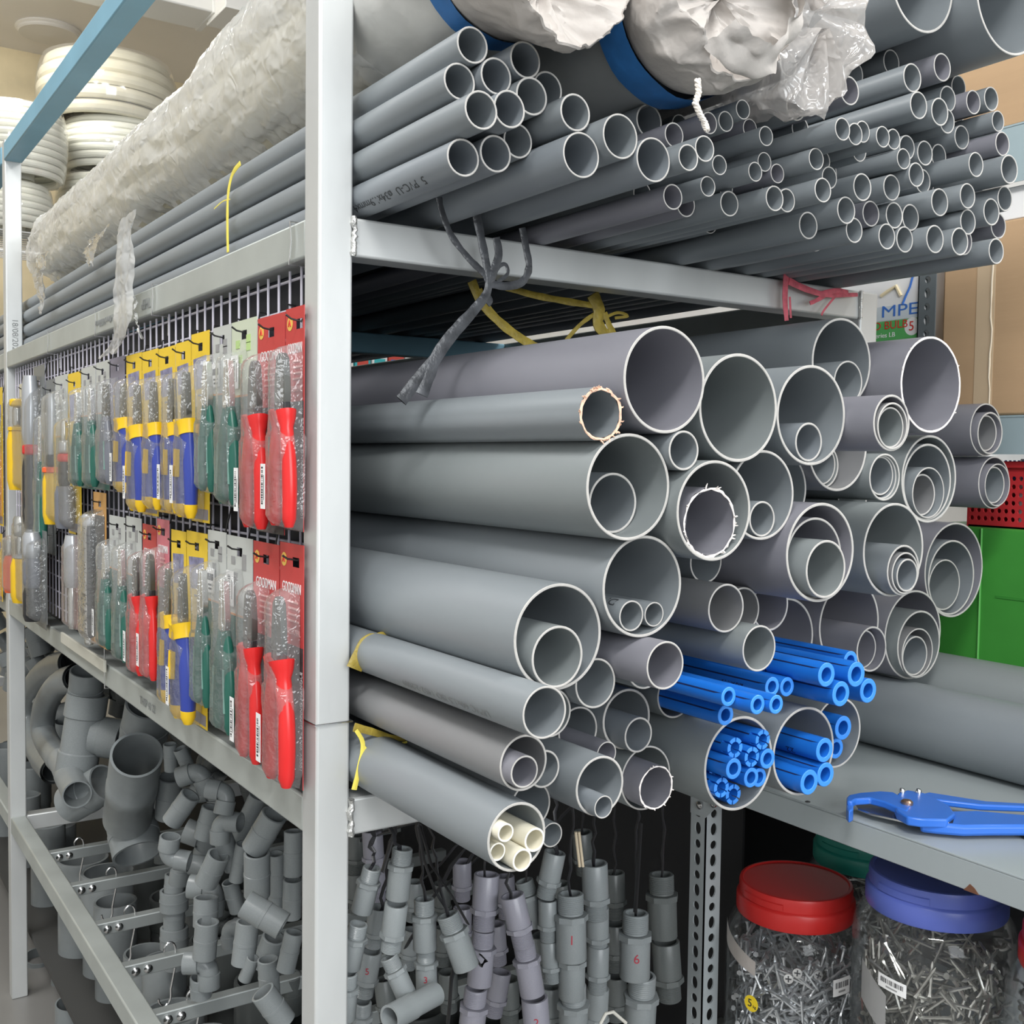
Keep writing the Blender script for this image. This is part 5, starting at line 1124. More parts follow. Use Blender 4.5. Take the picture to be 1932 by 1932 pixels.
for rank, si in enumerate(order):
    X, tone, L = STRANDS[si]
    for k, (x1, y1, x2, y2, w, up_, mark) in enumerate(L):
        a = zpt(x1, y1, X); b = zpt(x2, y2, X); sc = ((a-CAM).dot(FW))/FOC*ZM[2]
        W_ = w*sc; d = axes(math.atan2(x2-x1, y2-y1), random.uniform(-.08, .08))
        full = (b-a).length; W_ = min(W_*1.06, full/2.08) if full/2.08 > W_*.9 else W_*.96
        pos = ['topmost', 'second from top', 'third from top', 'lowest'][k if k < 3 else 3]
        lab = 'grey adaptor%s, %s on %s hanging string from left' % (' with red number %s' % mark if mark else '', pos, ORD[rank+1])
        adaptor(a, d, W_, tone, lab, 'threaded adaptors under the pipes', not up_, mark)
    a = zpt(L[0][0], L[0][1], X)
    top = Vector((a.x-.02, a.y+random.uniform(-.01, .01), -.43)); top = Vector((-.02 if rank < 14 else a.x, a.y, -.424))
    hang_string(top, a+Vector((0, 0, -.01)), 'black string holding the %s row of adaptors from left' % ORD[rank+1])
# a tilted bare socket and a toothpick-like peg pair
p = zpt(525, 1080, .03); q = zpt(330, 1185, .05); d = (q-p)*.82
tag(MB().lathe([(.0105, 0), (.0132, 0), (.0132, d.length*.8), (.0142, d.length*.8), (.0142, d.length*1.55), (.0115, d.length*1.55), (.0105, 0)], 32, axisM(p, d)).build('plain_socket', FIT[0]), 'grey plain socket tilted with its open mouth to the right, bottom left of adaptors', 'pipe fitting')
p = zpt(1360, 1200, 0.02)
tag(MB().sweep([zpt(1420, 1246, .02), zpt(1450, 1190, .02), zpt(1490, 1180, .02), zpt(1560, 1240, .02)], .0022, 8).build('loose_cord', mat('white_cord', (.6, .58, .52), .6)), 'curl of off-white cord at the bottom edge among the adaptors', 'cord')
for k, x in enumerate((1300, 1318)):
    tag(MB().sweep([zpt(x-14, 200, -.0), zpt(x+8, 390, -.0)], .0019, 8).build('bamboo_stick', mat('bamboo', (.6, .5, .36), .6)), '%s of two thin bamboo sticks stuck in the tall adaptor' % ('left', 'right')[k], 'stick')
# black plastic straps that hang between the adaptors
for i, pts in enumerate(([(430, 170), (460, 350), (520, 520), (600, 650)], [(440, 160), (500, 380), (620, 560), (700, 700)], [(285, 250), (260, 330), (235, 420)], [(640, 880), (610, 1000), (600, 1150), (590, 1246)], [(1640, 150), (1625, 400), (1610, 640)], [(740, 880), (770, 930), (800, 900), (770, 870)])):
    P = [zpt(x, y, .015) for x, y in pts]
    tag(MB().sweep(P, .0042, 8, flat=.25).build('black_strap', BLACK), 'black plastic strap hanging among the adaptors, %s from left' % ORD[[2, 3, 1, 4, 6, 5][i]], 'strap')

# ------------------------------------------------------------------ elbows and couplings under the tool panel
ZE = (0, 1080, .441)
def ept(x, y, Y): return at(ZE[0]+x*ZE[2], ZE[1]+y*ZE[2], Y=Y)
cnt = {'e': 0, 'c': 0}
UNIT = {}
def unit_elbow():
    pts = [Vector((0, 0, .95))]+[Vector((0, 0, .45))]
    for i in range(9):
        a = PI/2*i/8; pts.append(Vector((.42-.42*math.cos(a), 0, .42-.42*math.sin(a)-.0)))
    pts += [Vector((.95, 0, 0))]
    mb = MB(); mb.sweep(pts, .43, 20, cap=False)
    for M in (Matrix.Translation((0, 0, .42)), Matrix.Translation((.42, 0, 0)) @ Matrix.Rotation(PI/2, 4, 'Y')):
        mb.lathe([(.43, 0), (.5, .02), (.5, .66), (.49, .68), (.42, .68), (.41, .1)], 24, M)
    return meshes('pipe_elbow', mb)
def unit_coupling():
    return meshes('pipe_coupling', MB().lathe([(.5, .49), (.5, .04), (.515, .035), (.515, -.035), (.5, -.04), (.5, -.49), (.485, -.5), (.41, -.5), (.40, -.45), (.40, .45), (.41, .5), (.485, .5), (.5, .49)], 28))
UE, UC = unit_elbow(), unit_coupling()
def unit_tee():
    mb = MB()
    mb.lathe([(.41, 1), (.5, 1), (.5, .45), (.46, .42), (.46, -.42), (.5, -.45), (.5, -1), (.41, -1), (.40, .9)], 26)
    mb.lathe([(.46, .3), (.46, .5), (.5, .52), (.5, 1.0), (.41, 1.0), (.40, .4)], 26, Matrix.Rotation(PI/2, 4, 'Y'))
    return meshes('pipe_tee', mb)
UT = unit_tee()
def fit(me, nm, M, tone, label, group):
    k = (me.name, tone)
    if k not in UNIT:
        m2 = me.copy(); m2.materials.clear(); m2.materials.append(FIT[tone]); UNIT[k] = m2
    o = bpy.data.objects.new(nm, UNIT[k]); COL.objects.link(o); o.matrix_world = M
    return tag(o, label, 'pipe fitting', group)
def basis(angle):
    """z axis of a fitting turned in the picture by angle (clockwise from up)"""
    h = Vector((RT.x, RT.y, 0)).normalized(); f = Vector((FW.x, FW.y, 0)).normalized(); u = Vector((0, 0, 1))
    z = (u*math.cos(angle)+h*math.sin(angle)+f*random.uniform(-.25, .1)).normalized(); y = (f-z*f.dot(z)).normalized(); x = y.cross(z)
    return Matrix(((x.x, y.x, z.x, 0), (x.y, y.y, z.y, 0), (x.z, y.z, z.z, 0), (0, 0, 0, 1)))
EL = []   # kind, x, y, angle in degrees, width, length, Y, tone
def E(*a): EL.append(a)
for a in [('c', 730, 790, 0, 60, 120, .14, 0), ('c', 790, 800, -20, 60, 110, .16, 0), ('e', 840, 880, 160, 92, 0, .15, 0), ('c', 722, 960, 8, 110, 190, .2, 0), ('c', 775, 1010, 35, 92, 150, .12, 0), ('e', 745, 1200, 10, 92, 0, .1, 0), ('e', 900, 960, 170, 92, 0, .22, 0), ('e', 945, 960, 190, 88, 0, .12, 0),
 ('c', 890, 1070, 15, 92, 140, .16, 0), ('e', 860, 1160, 200, 108, 0, .19, 0), ('e', 965, 1090, 90, 90, 0, .13, 0), ('c', 975, 1190, -18, 88, 170, .15, 0), ('c', 1055, 1060, 25, 80, 230, .2, 0), ('c', 1130, 1110, 30, 118, 190, .11, 0), ('c', 1100, 1290, 2, 116, 200, .10, 0), ('c', 1025, 1240, 12, 66, 170, .16, 0), ('c', 1182, 1290, 0, 74, 190, .18, 0),
 ('c', 1255, 1200, 0, 84, 190, .14, 0), ('c', 1250, 1395, 2, 84, 170, .14, 0), ('c', 1180, 1420, 0, 70, 150, .2, 0), ('c', 908, 1270, 25, 102, 150, .12, 0), ('e', 885, 1380, 185, 104, 0, .14, 0), ('c', 880, 1450, 0, 108, 120, .12, 0), ('c', 880, 1570, 5, 104, 160, .11, 0), ('e', 865, 1700, 180, 100, 0, .11, 0), ('c', 860, 1770, 2, 96, 90, .11, 0),
 ('c', 745, 1340, 2, 86, 100, .17, 0), ('c', 745, 1400, 0, 124, 84, .17, 0), ('c', 745, 1475, 2, 92, 100, .17, 0), ('c', 745, 1560, 0, 122, 86, .17, 0), ('c', 748, 1645, 0, 90, 100, .17, 0), ('c', 1000, 1385, -12, 72, 140, .17, 0), ('c', 1130, 1465, 118, 122, 190, .08, 0), ('c', 1050, 1585, 6, 104, 180, .12, 0), ('c', 1150, 1620, 20, 104, 150, .2, 0),
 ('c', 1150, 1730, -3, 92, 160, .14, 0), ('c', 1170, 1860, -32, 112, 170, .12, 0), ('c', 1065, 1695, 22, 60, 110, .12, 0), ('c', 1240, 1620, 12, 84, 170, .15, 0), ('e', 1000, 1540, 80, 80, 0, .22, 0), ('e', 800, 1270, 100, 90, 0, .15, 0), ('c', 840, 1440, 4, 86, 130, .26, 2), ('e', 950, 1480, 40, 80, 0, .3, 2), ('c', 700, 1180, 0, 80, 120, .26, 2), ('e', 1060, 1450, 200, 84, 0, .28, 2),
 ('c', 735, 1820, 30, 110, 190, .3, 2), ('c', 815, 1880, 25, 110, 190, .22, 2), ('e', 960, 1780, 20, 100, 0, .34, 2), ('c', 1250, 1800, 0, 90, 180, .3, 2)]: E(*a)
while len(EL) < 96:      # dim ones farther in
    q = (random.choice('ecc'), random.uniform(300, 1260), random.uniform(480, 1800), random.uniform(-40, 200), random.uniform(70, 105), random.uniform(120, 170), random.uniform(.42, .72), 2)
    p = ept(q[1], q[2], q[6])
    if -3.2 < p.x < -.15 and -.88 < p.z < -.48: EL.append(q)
EL.sort(key=lambda q: (q[6] > .4, int(q[1]//95), q[2]))
colc = {}
for kd, x, y, an, w, ln, Y, tone in EL:
    p = ept(x, y, Y); sc = (p-CAM).dot(FW)/FOC*ZE[2]; w_ = w*sc*.96
    M = Matrix.Translation(p) @ basis(math.radians(an))
    far = Y > .4; ck = (far, kd, int(x//95)); colc[ck] = colc.get(ck, 0)+1
    c = ck[2]-(0 if far else 6)
    place = ORD[colc[ck]]+' from top in '+('dim back row, bunch %s from left' % (ORD[c]) if far else 'front bunch %s from the left' % ORD[max(c, 0)])
    if kd == 'c': fit(UC, 'pipe_coupling', M @ Matrix.Diagonal((w_, w_, ln*sc, 1)), tone, 'grey pipe coupling, '+place, 'hanging pipe couplings')
    else: fit(UE, 'pipe_elbow', M @ Matrix.Scale(w_, 4) @ Matrix.Translation((-.3, 0, -.3)), tone, 'grey pipe elbow, '+place, 'hanging pipe elbows')
# big fittings near the far post
def big_tube(pts, w, label, Y, name='large_pipe_bend', tone=0):
    P = [ept(x, y, Y) for x, y in pts]; r = w/2*(P[0]-CAM).dot(FW)/FOC*ZE[2]
    Q = []
    for i in range(len(P)-1):
        for k in range(6):
            t_ = k/6; p0, p1, p2, p3 = P[max(i-1, 0)], P[i], P[i+1], P[min(i+2, len(P)-1)]
            Q.append(.5*((2*p1)+(p2-p0)*t_+(2*p0-5*p1+4*p2-p3)*t_*t_+(3*p1-p0-3*p2+p3)*t_**3))
    Q.append(P[-1]); mb = MB().sweep(Q, r, 28, cap=False).sweep(Q, r*.88, 28, cap=False)
    mb.sweep(Q[:5], r*1.08, 28, cap=False).sweep(Q[-5:], r*1.08, 28, cap=False)
    return tag(mb.build(name, FIT[tone]), label, 'pipe fitting', 'large fittings by the far post')
big_tube([(310, 385), (200, 420), (130, 520), (120, 640), (165, 770), (230, 850)], 112, 'large grey pipe bend curving left, nearest the far post', .16)
big_tube([(330, 450), (250, 480), (195, 570), (185, 680), (230, 770), (290, 830)], 112, 'large grey pipe bend nested behind the first bend', .11)
def open_tube(x1, y1, x2, y2, w, Y, label, name='large_coupling', tone=0, lean=0.):
    a, b = ept(x1, y1, Y), ept(x2, y2, Y+lean); r = w/2*(a-CAM).dot(FW)/FOC*ZE[2]; L = (b-a).length
    return tag(MB().lathe([(r, 0), (r, L*.42), (r*1.03, L*.43), (r*1.03, L*.57), (r, L*.58), (r, L), (r*.9, L), (r*.9, 0), (r, 0)], 44, axisM(a, b-a)).build(name, FIT[tone]), label, 'pipe fitting', 'large fittings by the far post')
open_tube(372, 420, 360, 600, 140, .10, 'upright large grey socket above the round tee body', lean=.0)
p = ept(350, 690, .09); sc = (p-CAM).dot(FW)/FOC*ZE[2]
fit(UT, 'pipe_tee', Matrix.Translation(p) @ basis(math.radians(8)) @ Matrix.Scale(172*sc, 4), 0, 'large grey tee with a rounded body, under the upright socket', 'large fittings by the far post')
open_tube(265, 800, 330, 950, 110, .07, 'large grey socket pointing down to the right under the bends', lean=-.02)
open_tube(300, 990, 450, 900, 165, .06, 'large grey pipe piece tilted sideways below the tee', lean=.06)
open_tube(640, 560, 600, 770, 200, .16, 'wide grey coupling, top one of three joined in a slanting column', lean=.0)
open_tube(585, 780, 545, 1050, 218, .10, 'wide grey coupling with dark open mouth, middle of the slanting column', lean=.03)
open_tube(555, 1040, 590, 1205, 205, .15, 'wide grey coupling, lowest of the slanting column', lean=.0)
# items beyond the far post and in the bottom left corner
open_tube(165, 1640, 150, 1990, 118, .10, 'tall grey reducer standing in the bottom left corner', 'pipe_reducer')
open_tube(265, 1690, 255, 1900, 84, .13, 'slim grey socket standing beside the tall reducer', lean=0)
open_tube(305, 1840, 300, 2050, 130, .08, 'open topped grey socket at the bottom left edge', lean=0)
open_tube(20, 1420, 10, 1560, 60, .1, 'grey socket beyond the far post, second one', lean=0)
# couplings standing on the bottom board
tag(MB().box((-3.9, .05, -1.30), (-.06, WR-.01, -1.285)).build('bottom_board', mat('dark_board', (.06, .06, .058), .7), smooth=False), 'dark board low in the rack carrying rows of standing couplings', 'board')
k = 0
for i in range(11):
    for j in range(4):
        x = -1.85+i*.165+random.uniform(-.02, .02); y = .16+j*.17+random.uniform(-.02, .02); r = random.uniform(.042, .066); h = random.uniform(.14, .26); k += 1
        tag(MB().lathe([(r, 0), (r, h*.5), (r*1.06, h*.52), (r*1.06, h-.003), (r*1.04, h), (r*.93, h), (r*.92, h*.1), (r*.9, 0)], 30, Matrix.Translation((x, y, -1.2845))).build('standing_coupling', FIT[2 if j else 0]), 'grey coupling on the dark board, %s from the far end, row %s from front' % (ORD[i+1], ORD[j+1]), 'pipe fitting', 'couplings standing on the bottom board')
# wire S hooks on the rails
for i, x in enumerate(railx):
    if x > -.3: continue
    y = .13 if i % 2 else .11; z = ZB-.008; pts = []
    x += .0
    for q in range(9): a = PI-PI*q/8; pts.append((x, y+.011*math.cos(a)+.0, z+.006+.016*math.sin(a)))
    pts += [(x, y+.010, z-.03), (x, y+.002, z-.07)]
    for q in range(8): a = PI*q/7; pts.append((x, y-.010+.012*math.cos(a), z-.085-.016*math.sin(a)))
    tag(MB().sweep(pts, .0021, 8).build('wire_hook', STEEL), 'bent steel wire hook on the bottom rails, %s from the far end' % ORD[i+1], 'hook', 'wire hooks on the bottom rails')

# dim fittings hanging in the farther bay
for i in range(30):
    p = Vector((-2.25-.28*(i % 6)+random.uniform(-.06, .06), random.uniform(.12, .3), -.50-.085*(i//6)+random.uniform(-.02, .02)))
    M = Matrix.Translation(p) @ basis(random.uniform(-.6, .6)); w_ = random.uniform(.05, .075)
    lab = 'in the farther rack bay, bunch %s from right, %s from top' % (ORD[i % 6+1], ORD[i//6+1])
    if i % 3: fit(UC, 'pipe_coupling', M @ Matrix.Diagonal((w_, w_, w_*1.5, 1)), 0, 'grey coupling '+lab, 'fittings in the farther bay')
    else: fit(UE, 'pipe_elbow', M @ Matrix.Scale(w_, 4), 0, 'grey elbow '+lab, 'fittings in the farther bay')
for i in range(8):
    r = random.uniform(.04, .06); h = random.uniform(.15, .3)
    tag(MB().lathe([(r, 0), (r, h*.5), (r*1.06, h*.52), (r*1.06, h-.003), (r*.93, h), (r*.92, h*.1), (r*.9, 0)], 30, Matrix.Translation((-2.2-.17*i, .13+.05*(i % 2), -1.2845))).build('standing_coupling', FIT[0]), 'grey coupling on the dark board of the farther bay, %s from the post' % ORD[i+1], 'pipe fitting', 'couplings standing in the farther bay')
# ------------------------------------------------------------------ wrapped bundles on top of the pipes
def nz(x, y, z): return noise.noise(Vector((x, y, z)))
def ridge(x, y, z): return 1-abs(noise.noise(Vector((x, y, z))))*2
FILM = film('milky_film', (.88, .88, .86), .05, .36, .16, .6, .5, 12)
FILMC = film('clear_film', (.80, .76, .73), .05, .50, .14, .6, .5, 18)
SACK = mat('woven_sack', (.50, .465, .435), .7, var=.06, vscale=22, bump=.3, bscale=70)
b = SACK.node_tree.nodes['Principled BSDF']; b.inputs['Subsurface Weight'].default_value = 0
BTAPE = mat('blue_tape', (.035, .17, .45), .45, var=.12, vscale=40, bump=.2, bscale=60)
B1, B2 = (.128, .507, .082), (.306, .467, .082)
CW = ['lowest', 'lower left', 'upper left', 'topmost', 'upper right', 'lower right', 'middle']
for i in range(7):
    a = -PI/2-i*PI/3; rr = .053 if i < 6 else 0
    make_pipe('w%d' % i, .10, B1[0]+rr*math.cos(a), B1[1]+rr*math.sin(a), .0262, 'c', 'cream pipe in film bundle above the tool panel, %s of seven' % CW[i], 'cream pipes wrapped in film', back=-1.93+.03*i)
t = thing('plastic_wrap', 'torn milky plastic film draped over the pipe bundle above the tool panel', 'plastic film', (0, 0, 0))
def wrapfn(u, v):
    x = -.02-1.86*u; a = -PI*.60-PI*1.42*v        # from below the front, over the top, to the back
    r = B1[2]+.007+.010*max(0, math.sin(a))+.009*abs(nz(x*3, a*1.3, 1))+.006*ridge(x*4+a*1.5, a*2.2-x*3, 4)+.004*ridge(x*13-a*2, a*4+x*9, 9)+.0022*nz(x*60, a*14, 7)
    if math.sin(a) > .2: r += .045*max(0, 1-abs(u-.03)/.33)*math.sin(a)
    dn = 0
    if v < .16: k = 1-v/.16; dn = k*(.030*nz(x*5, 0, 2)+.012*nz(x*22, 1, 2)+.006*nz(x*70, 4, 2)+.004)
    e = .03*nz(a*2, u*0, 9) if u > .97 else 0
    return Vector((x+e, B1[0]+r*math.cos(a)*1.02, B1[1]+r*math.sin(a)+dn))
def torn(u, v):
    x = u*30
    return (v < .05 and nz(x*2.2, v*4, 3) > .25) or (u > .965 and nz(x*.3, v*9, 8)+(.985-u)*14 < .02)
MB().grid(wrapfn, 300, 60, skip=torn).build('film_sheet', FILM, t, ang=70)
def strip(name, pts, w0, w1, m, par, y0, seed=1, n=40, k=7, rag=.2):
    P = [at(x, y, Y=y0) for x, y in pts]
    def f(u, v):
        q = u*(len(P)-1); i = min(int(q), len(P)-2); c = P[i].lerp(P[i+1], q-i)
        w = (w0+(w1-w0)*u)*(1+rag*nz(u*7, seed, 0)+.10*nz(u*25, seed, v*2))
        s = (v-.5)*2
        return Vector((c.x+s*w+.003*nz(u*6, s, seed), c.y-.008*ridge(u*3, s*1.3, seed)+.0025*nz(u*12, s*2, seed), c.z+.002*nz(u*6, s*3, seed+3)+(.012*nz(s*3, seed, 5) if u > .96 else 0)))
    return MB().grid(f, n, k).build(name, m, par, ang=70)
strip('hanging_strip', [(252, 405), (242, 440), (240, 500), (236, 560), (238, 600), (228, 640), (208, 672)], .042, .056, FILM, t, -.018, 1, 90, 16)
strip('hanging_strip', [(258, 560), (262, 600), (275, 640)], .004, .002, FILM, t, -.012, 4, 20, 3)
strip('hanging_strip', [(85, 480), (75, 520), (84, 560), (82, 592)], .075, .012, FILM, t, .02, 2, 40, 8)
strip('hanging_strip', [(190, 440), (175, 470), (178, 500)], .10, .02, FILM, t, .03, 3, 40, 9)
def wrap_tube(name, c, x0, x1, r, m, par, amp=.004, seed=0, nu=60, nv=40):
    def f(u, v):
        x = x0+(x1-x0)*u; a = 2*PI*v; q = (math.cos(a), math.sin(a))
        rr = r+amp*nz(x*6, q[0]*2, q[1]*2+seed)+amp*.6*ridge(x*16, q[0]*3+seed, q[1]*3)
        return Vector((x, c[0]+rr*q[0], c[1]+rr*q[1]))
    return MB().grid(f, nu, nv).build(name, m, par, ang=70)
def sack_end(par, c, r, x0, L, m, seed, droop=.02, flap=None):
    """mouth of a sack pulled over the bundle and crumpled shut"""
    def f(u, v):
        a = 2*PI*v; ca, sa = math.cos(a), math.sin(a)
        if u < .40:
            k = u/.40; x = x0+L*.72*k; rr = r*(1.0+.10*math.sin(k*PI*.8))
        elif u < .62:
            k = (u-.40)/.22; x = x0+L*(.72+.28*math.sin(k*PI/2)); rr = r*(1.06-.10*k)
        else:
            k = (u-.62)/.38; x = x0+L*(1.0-.42*k**.7); rr = r*(.96*(1-k)**.9+.03)
        w = min(1, u*2.2)
        fold = ridge(ca*1.6+seed, sa*1.6, u*1.3)*.09+ridge(ca*3.4, sa*3.4+seed, u*2.5)*.04+ridge(ca*9+seed, sa*9, u*7)*.018+nz(ca*16+seed, sa*16, u*16)*.01
        rr *= 1+w*(fold-.06)
        x += w*L*.22*(nz(ca*2.0, sa*2.0+seed, u*3)+.35*ridge(ca*5, sa*5, u*4+seed)+.12*nz(ca*13, sa*13, u*12)-.2)
        return Vector((x, c[0]+rr*ca+.2*droop*w*u, c[1]+rr*sa-droop*u*w*(1.2-.4*sa)))
    return MB().grid(f, 110, 150).build('sack_mouth', m, par, ang=60)
t1 = thing('wrapped_bundle', 'white sack with blue tape closing the leftmost wrapped bundle, upper left', 'wrapped bundle', (.02, B1[0], B1[1]-B1[2]))
def lock(o, par): o.location = -par.location; return o
lock(wrap_tube('sack_sleeve', B1, -.06, .155, .0865, mat('grey_white_wrap', (.60, .60, .575), .5, var=.06, vscale=10, bump=.5, bscale=25), t1, .005, 3), t1)
lock(wrap_tube('blue_tape_band', B1, .135, .162, .0905, BTAPE, t1, .002, 3, 6, 48), t1)
lock(sack_end(t1, B1, .087, .155, .105, SACK, 3.3, .036), t1)
t2 = thing('wrapped_bundle', 'big white crumpled sack with blue tape closing the middle wrapped bundle', 'wrapped bundle', (.05, B2[0], B2[1]-B2[2]))
lock(wrap_tube('film_sleeve', B2, -3.4, .20, .083, mat('grey_film_wrap', (.42, .43, .42), .28, var=.12, vscale=9, bump=.3, bscale=25), t2, .002, 5, 80, 40), t2)
lock(wrap_tube('blue_tape_band', B2, .192, .232, .0905, BTAPE, t2, .002, 6, 6, 48), t2)
lock(sack_end(t2, B2, .084, .226, .080, SACK, 7.7, .004), t2)
# turned back hem of the middle sack
def hem(u, v):
    a = -2.2+3.9*u; r = .056+.010*nz(u*6, 2, 0)+.026*v; x = .334-.026*v+.012*nz(u*9, v*2, 5)
    return Vector((x, B2[0]+.002+r*math.cos(a), B2[1]-.004+r*math.sin(a)*1.02+.008*nz(u*14, v*3, 1)))
lock(MB().grid(hem, 60, 8).build('turned_hem', SACK, t2, ang=70), t2)
P = [at(x, y, X=.345) for x, y in ((1316, 150), (1318, 175), (1312, 195), (1320, 215), (1330, 232), (1334, 246))]
mb = MB()
for s in (0, 1):
    pts = []
    for i in range(46):
        q = i/45*(len(P)-1); k = min(int(q), len(P)-2); c = P[k].lerp(P[k+1], q-k); a = i*1.1+s*PI
        pts.append(c+Vector((.0015*math.cos(a), .0015*math.sin(a), 0)))
    mb.sweep(pts, .0019, 6)
tag(mb.build('braided_cord', mat('cord_white', (.75, .70, .64), .7)), 'braided white cord dangling from the middle crumpled sack', 'cord')
# clear bag over the third bundle
B3 = (.446, .474, .060)
for i, (dy, dz) in enumerate(((-.030, -.026), (-.004, -.040), (.022, -.026), (-.016, .004), (.014, .006), (.0, .034), (-.036, .02))):
    make_pipe('g%d' % i, .235+.012*(i % 3), B3[0]+dy, B3[1]+dz, .0133, 'g', 'small pipe inside the clear bag, %s of seven' % ['lower left', 'lowest', 'lower right', 'middle left', 'middle right', 'topmost', 'upper left'][i], 'pipes inside the clear bag')
t3 = thing('clear_bag', 'crumpled clear plastic bag over pipe ends, right of the big sack', 'plastic bag', (.1, B3[0], B3[1]-B3[2]))
lock(wrap_tube('bag_sleeve', B3, -.25, .19, .060, FILMC, t3, .006, 8, 40, 40), t3)
def bag(u, v):
    a = 2*PI*v; ca, sa = math.cos(a), math.sin(a); x = .17+.115*min(1, u*1.25)
    r = .058*(1+.20*math.sin(min(u, .8)*2.6)) if u < .8 else .058*1.17*max(.04, 1-((u-.8)/.2)**1.6)
    r *= 1+.20*ridge(ca*2.2, sa*2.2, u*2.2+4)+.10*ridge(ca*5, sa*5+2, u*4)-.14
    z = B3[1]+.004+r*sa*1.2-(.024*max(0, -sa)*u)
    return Vector((x+.03*nz(ca*3, sa*3, u*3+9), B3[0]-.004*u+r*ca*1.0, z))
lock(MB().grid(bag, 60, 84).build('bag_mouth', FILMC, t3, ang=80), t3)

# ------------------------------------------------------------------ ties and straps
def tie(paths, m, name, label, cat, X=None, Y=None, flat=.22):
    """flat plastic ribbons knotted together: list of (points, half width in photo px)"""
    mb = MB()
    for pts, wpx in paths:
        P = [at(x, y, X=X, Y=Y) for x, y in pts]; sc = (P[0]-CAM).dot(FW)/FOC; Q = []
        for i in range(len(P)-1):
            for k in range(5):
                t_ = k/5; p0, p1, p2, p3 = P[max(i-1, 0)], P[i], P[i+1], P[min(i+2, len(P)-1)]
                Q.append(.5*((2*p1)+(p2-p0)*t_+(2*p0-5*p1+4*p2-p3)*t_*t_+(3*p1-p0-3*p2+p3)*t_**3))
        Q.append(P[-1]); W_ = wpx if isinstance(wpx, tuple) else (wpx, wpx)
        R_ = [(W_[0]+(W_[1]-W_[0])*i/(len(Q)-1))*sc*(1+.18*nz(i*.5, wpx if not isinstance(wpx, tuple) else 3, 1)) for i in range(len(Q))]
        mb.sweep(Q, R_, 10, flat=flat, upv=(1, 0, .1) if X is not None else (0, 1, .1))
    return tag(mb.build(name, m), label, cat)
SMOKE = mat('smoky_strap', (.055, .058, .064), .25, var=.45, vscale=45, bump=.35, bscale=90)
YT = mat('yellow_twine', (.36, .27, .045), .4, var=.3, vscale=60, bump=.4, bscale=120); YB = mat('bright_yellow_tape', (.85, .72, .12), .35, var=.08, vscale=50)
RT_ = mat('red_twine', (.62, .12, .16), .5, var=.25, vscale=80)
tie([([(828, 372), (834, 400), (852, 445), (885, 488), (912, 515), (922, 535)], 7), ([(889, 345), (898, 400), (910, 460), (920, 510), (922, 538)], (11, 8)), ([(936, 448), (941, 480), (932, 510), (924, 535)], 9), ([(985, 430), (993, 470), (998, 505), (985, 532), (955, 540), (924, 535)], 8),
     ([(922, 535), (942, 503), (955, 500), (957, 518), (938, 532)], 4), ([(922, 535), (915, 560), (880, 600), (845, 640), (815, 690), (795, 745)], (8, 15)), ([(920, 545), (905, 575), (850, 640), (800, 700), (757, 756)], (6, 13)), ([(915, 552), (925, 566), (920, 575)], 6)], SMOKE, 'black_strap', 'smoky black plastic strap knotted over the upper front beam with hanging tails', 'strap', X=.045)
tie([([(890, 530), (908, 570), (945, 610), (985, 640), (1012, 655)], (11, 9)), ([(905, 545), (925, 585), (965, 625), (995, 650)], 6), ([(950, 540), (1000, 555), (1060, 567), (1130, 578)], 7)], YT, 'yellow_twine', 'dull yellow twine slung below the upper beam, behind the black strap', 'twine', X=-.10)
tie([([(1118, 555), (1130, 585), (1128, 610), (1145, 635)], (16, 12)), ([(1125, 590), (1095, 612), (1068, 642)], 4), ([(1140, 600), (1165, 590), (1185, 596), (1160, 600)], 3), ([(1140, 590), (1150, 615), (1160, 632)], 7)], YT, 'yellow_twine', 'dull yellow twine knot hanging above the wide violet-grey pipe', 'twine', X=-.10)
tie([([(453, 308), (438, 330), (430, 370), (429, 430), (430, 476)], 5), ([(434, 376), (420, 380), (404, 394)], 1.2)], YB, 'yellow_band', 'bright yellow tape band around the pipes above the upper beam', 'band', Y=.034)
tie([([(668, 1262), (690, 1215), (715, 1205), (738, 1200)], (17, 10))], YT, 'yellow_twine', 'yellow twine wrapped on the pipe beside the near post', 'twine', X=.012)
tie([([(668, 1372), (700, 1380), (740, 1392), (765, 1395)], (9, 4))], YT, 'yellow_twine', 'yellow twine between the two lowest pipes at the near post', 'twine', X=.012)
tie([([(672, 1378), (684, 1400), (682, 1430), (668, 1490)], (4, 6)), ([(684, 1405), (700, 1418), (730, 1410), (768, 1400)], 2.5)], YB, 'yellow_band', 'bright yellow tape tail hanging over the lowest pipe at the near post', 'band', X=.02)
tie([([(1484, 512), (1481, 560), (1484, 605)], (8, 6)), ([(1488, 530), (1520, 545), (1560, 556), (1618, 556)], (8, 4)), ([(1560, 556), (1538, 568), (1528, 572)], 4), ([(1575, 560), (1555, 585), (1550, 595)], 2.5), ([(1545, 555), (1580, 548), (1600, 553)], 5), ([(1490, 560), (1492, 600)], 3)], RT_, 'red_twine', 'frayed red twine tied at the right end of the upper beam', 'twine', X=.012)

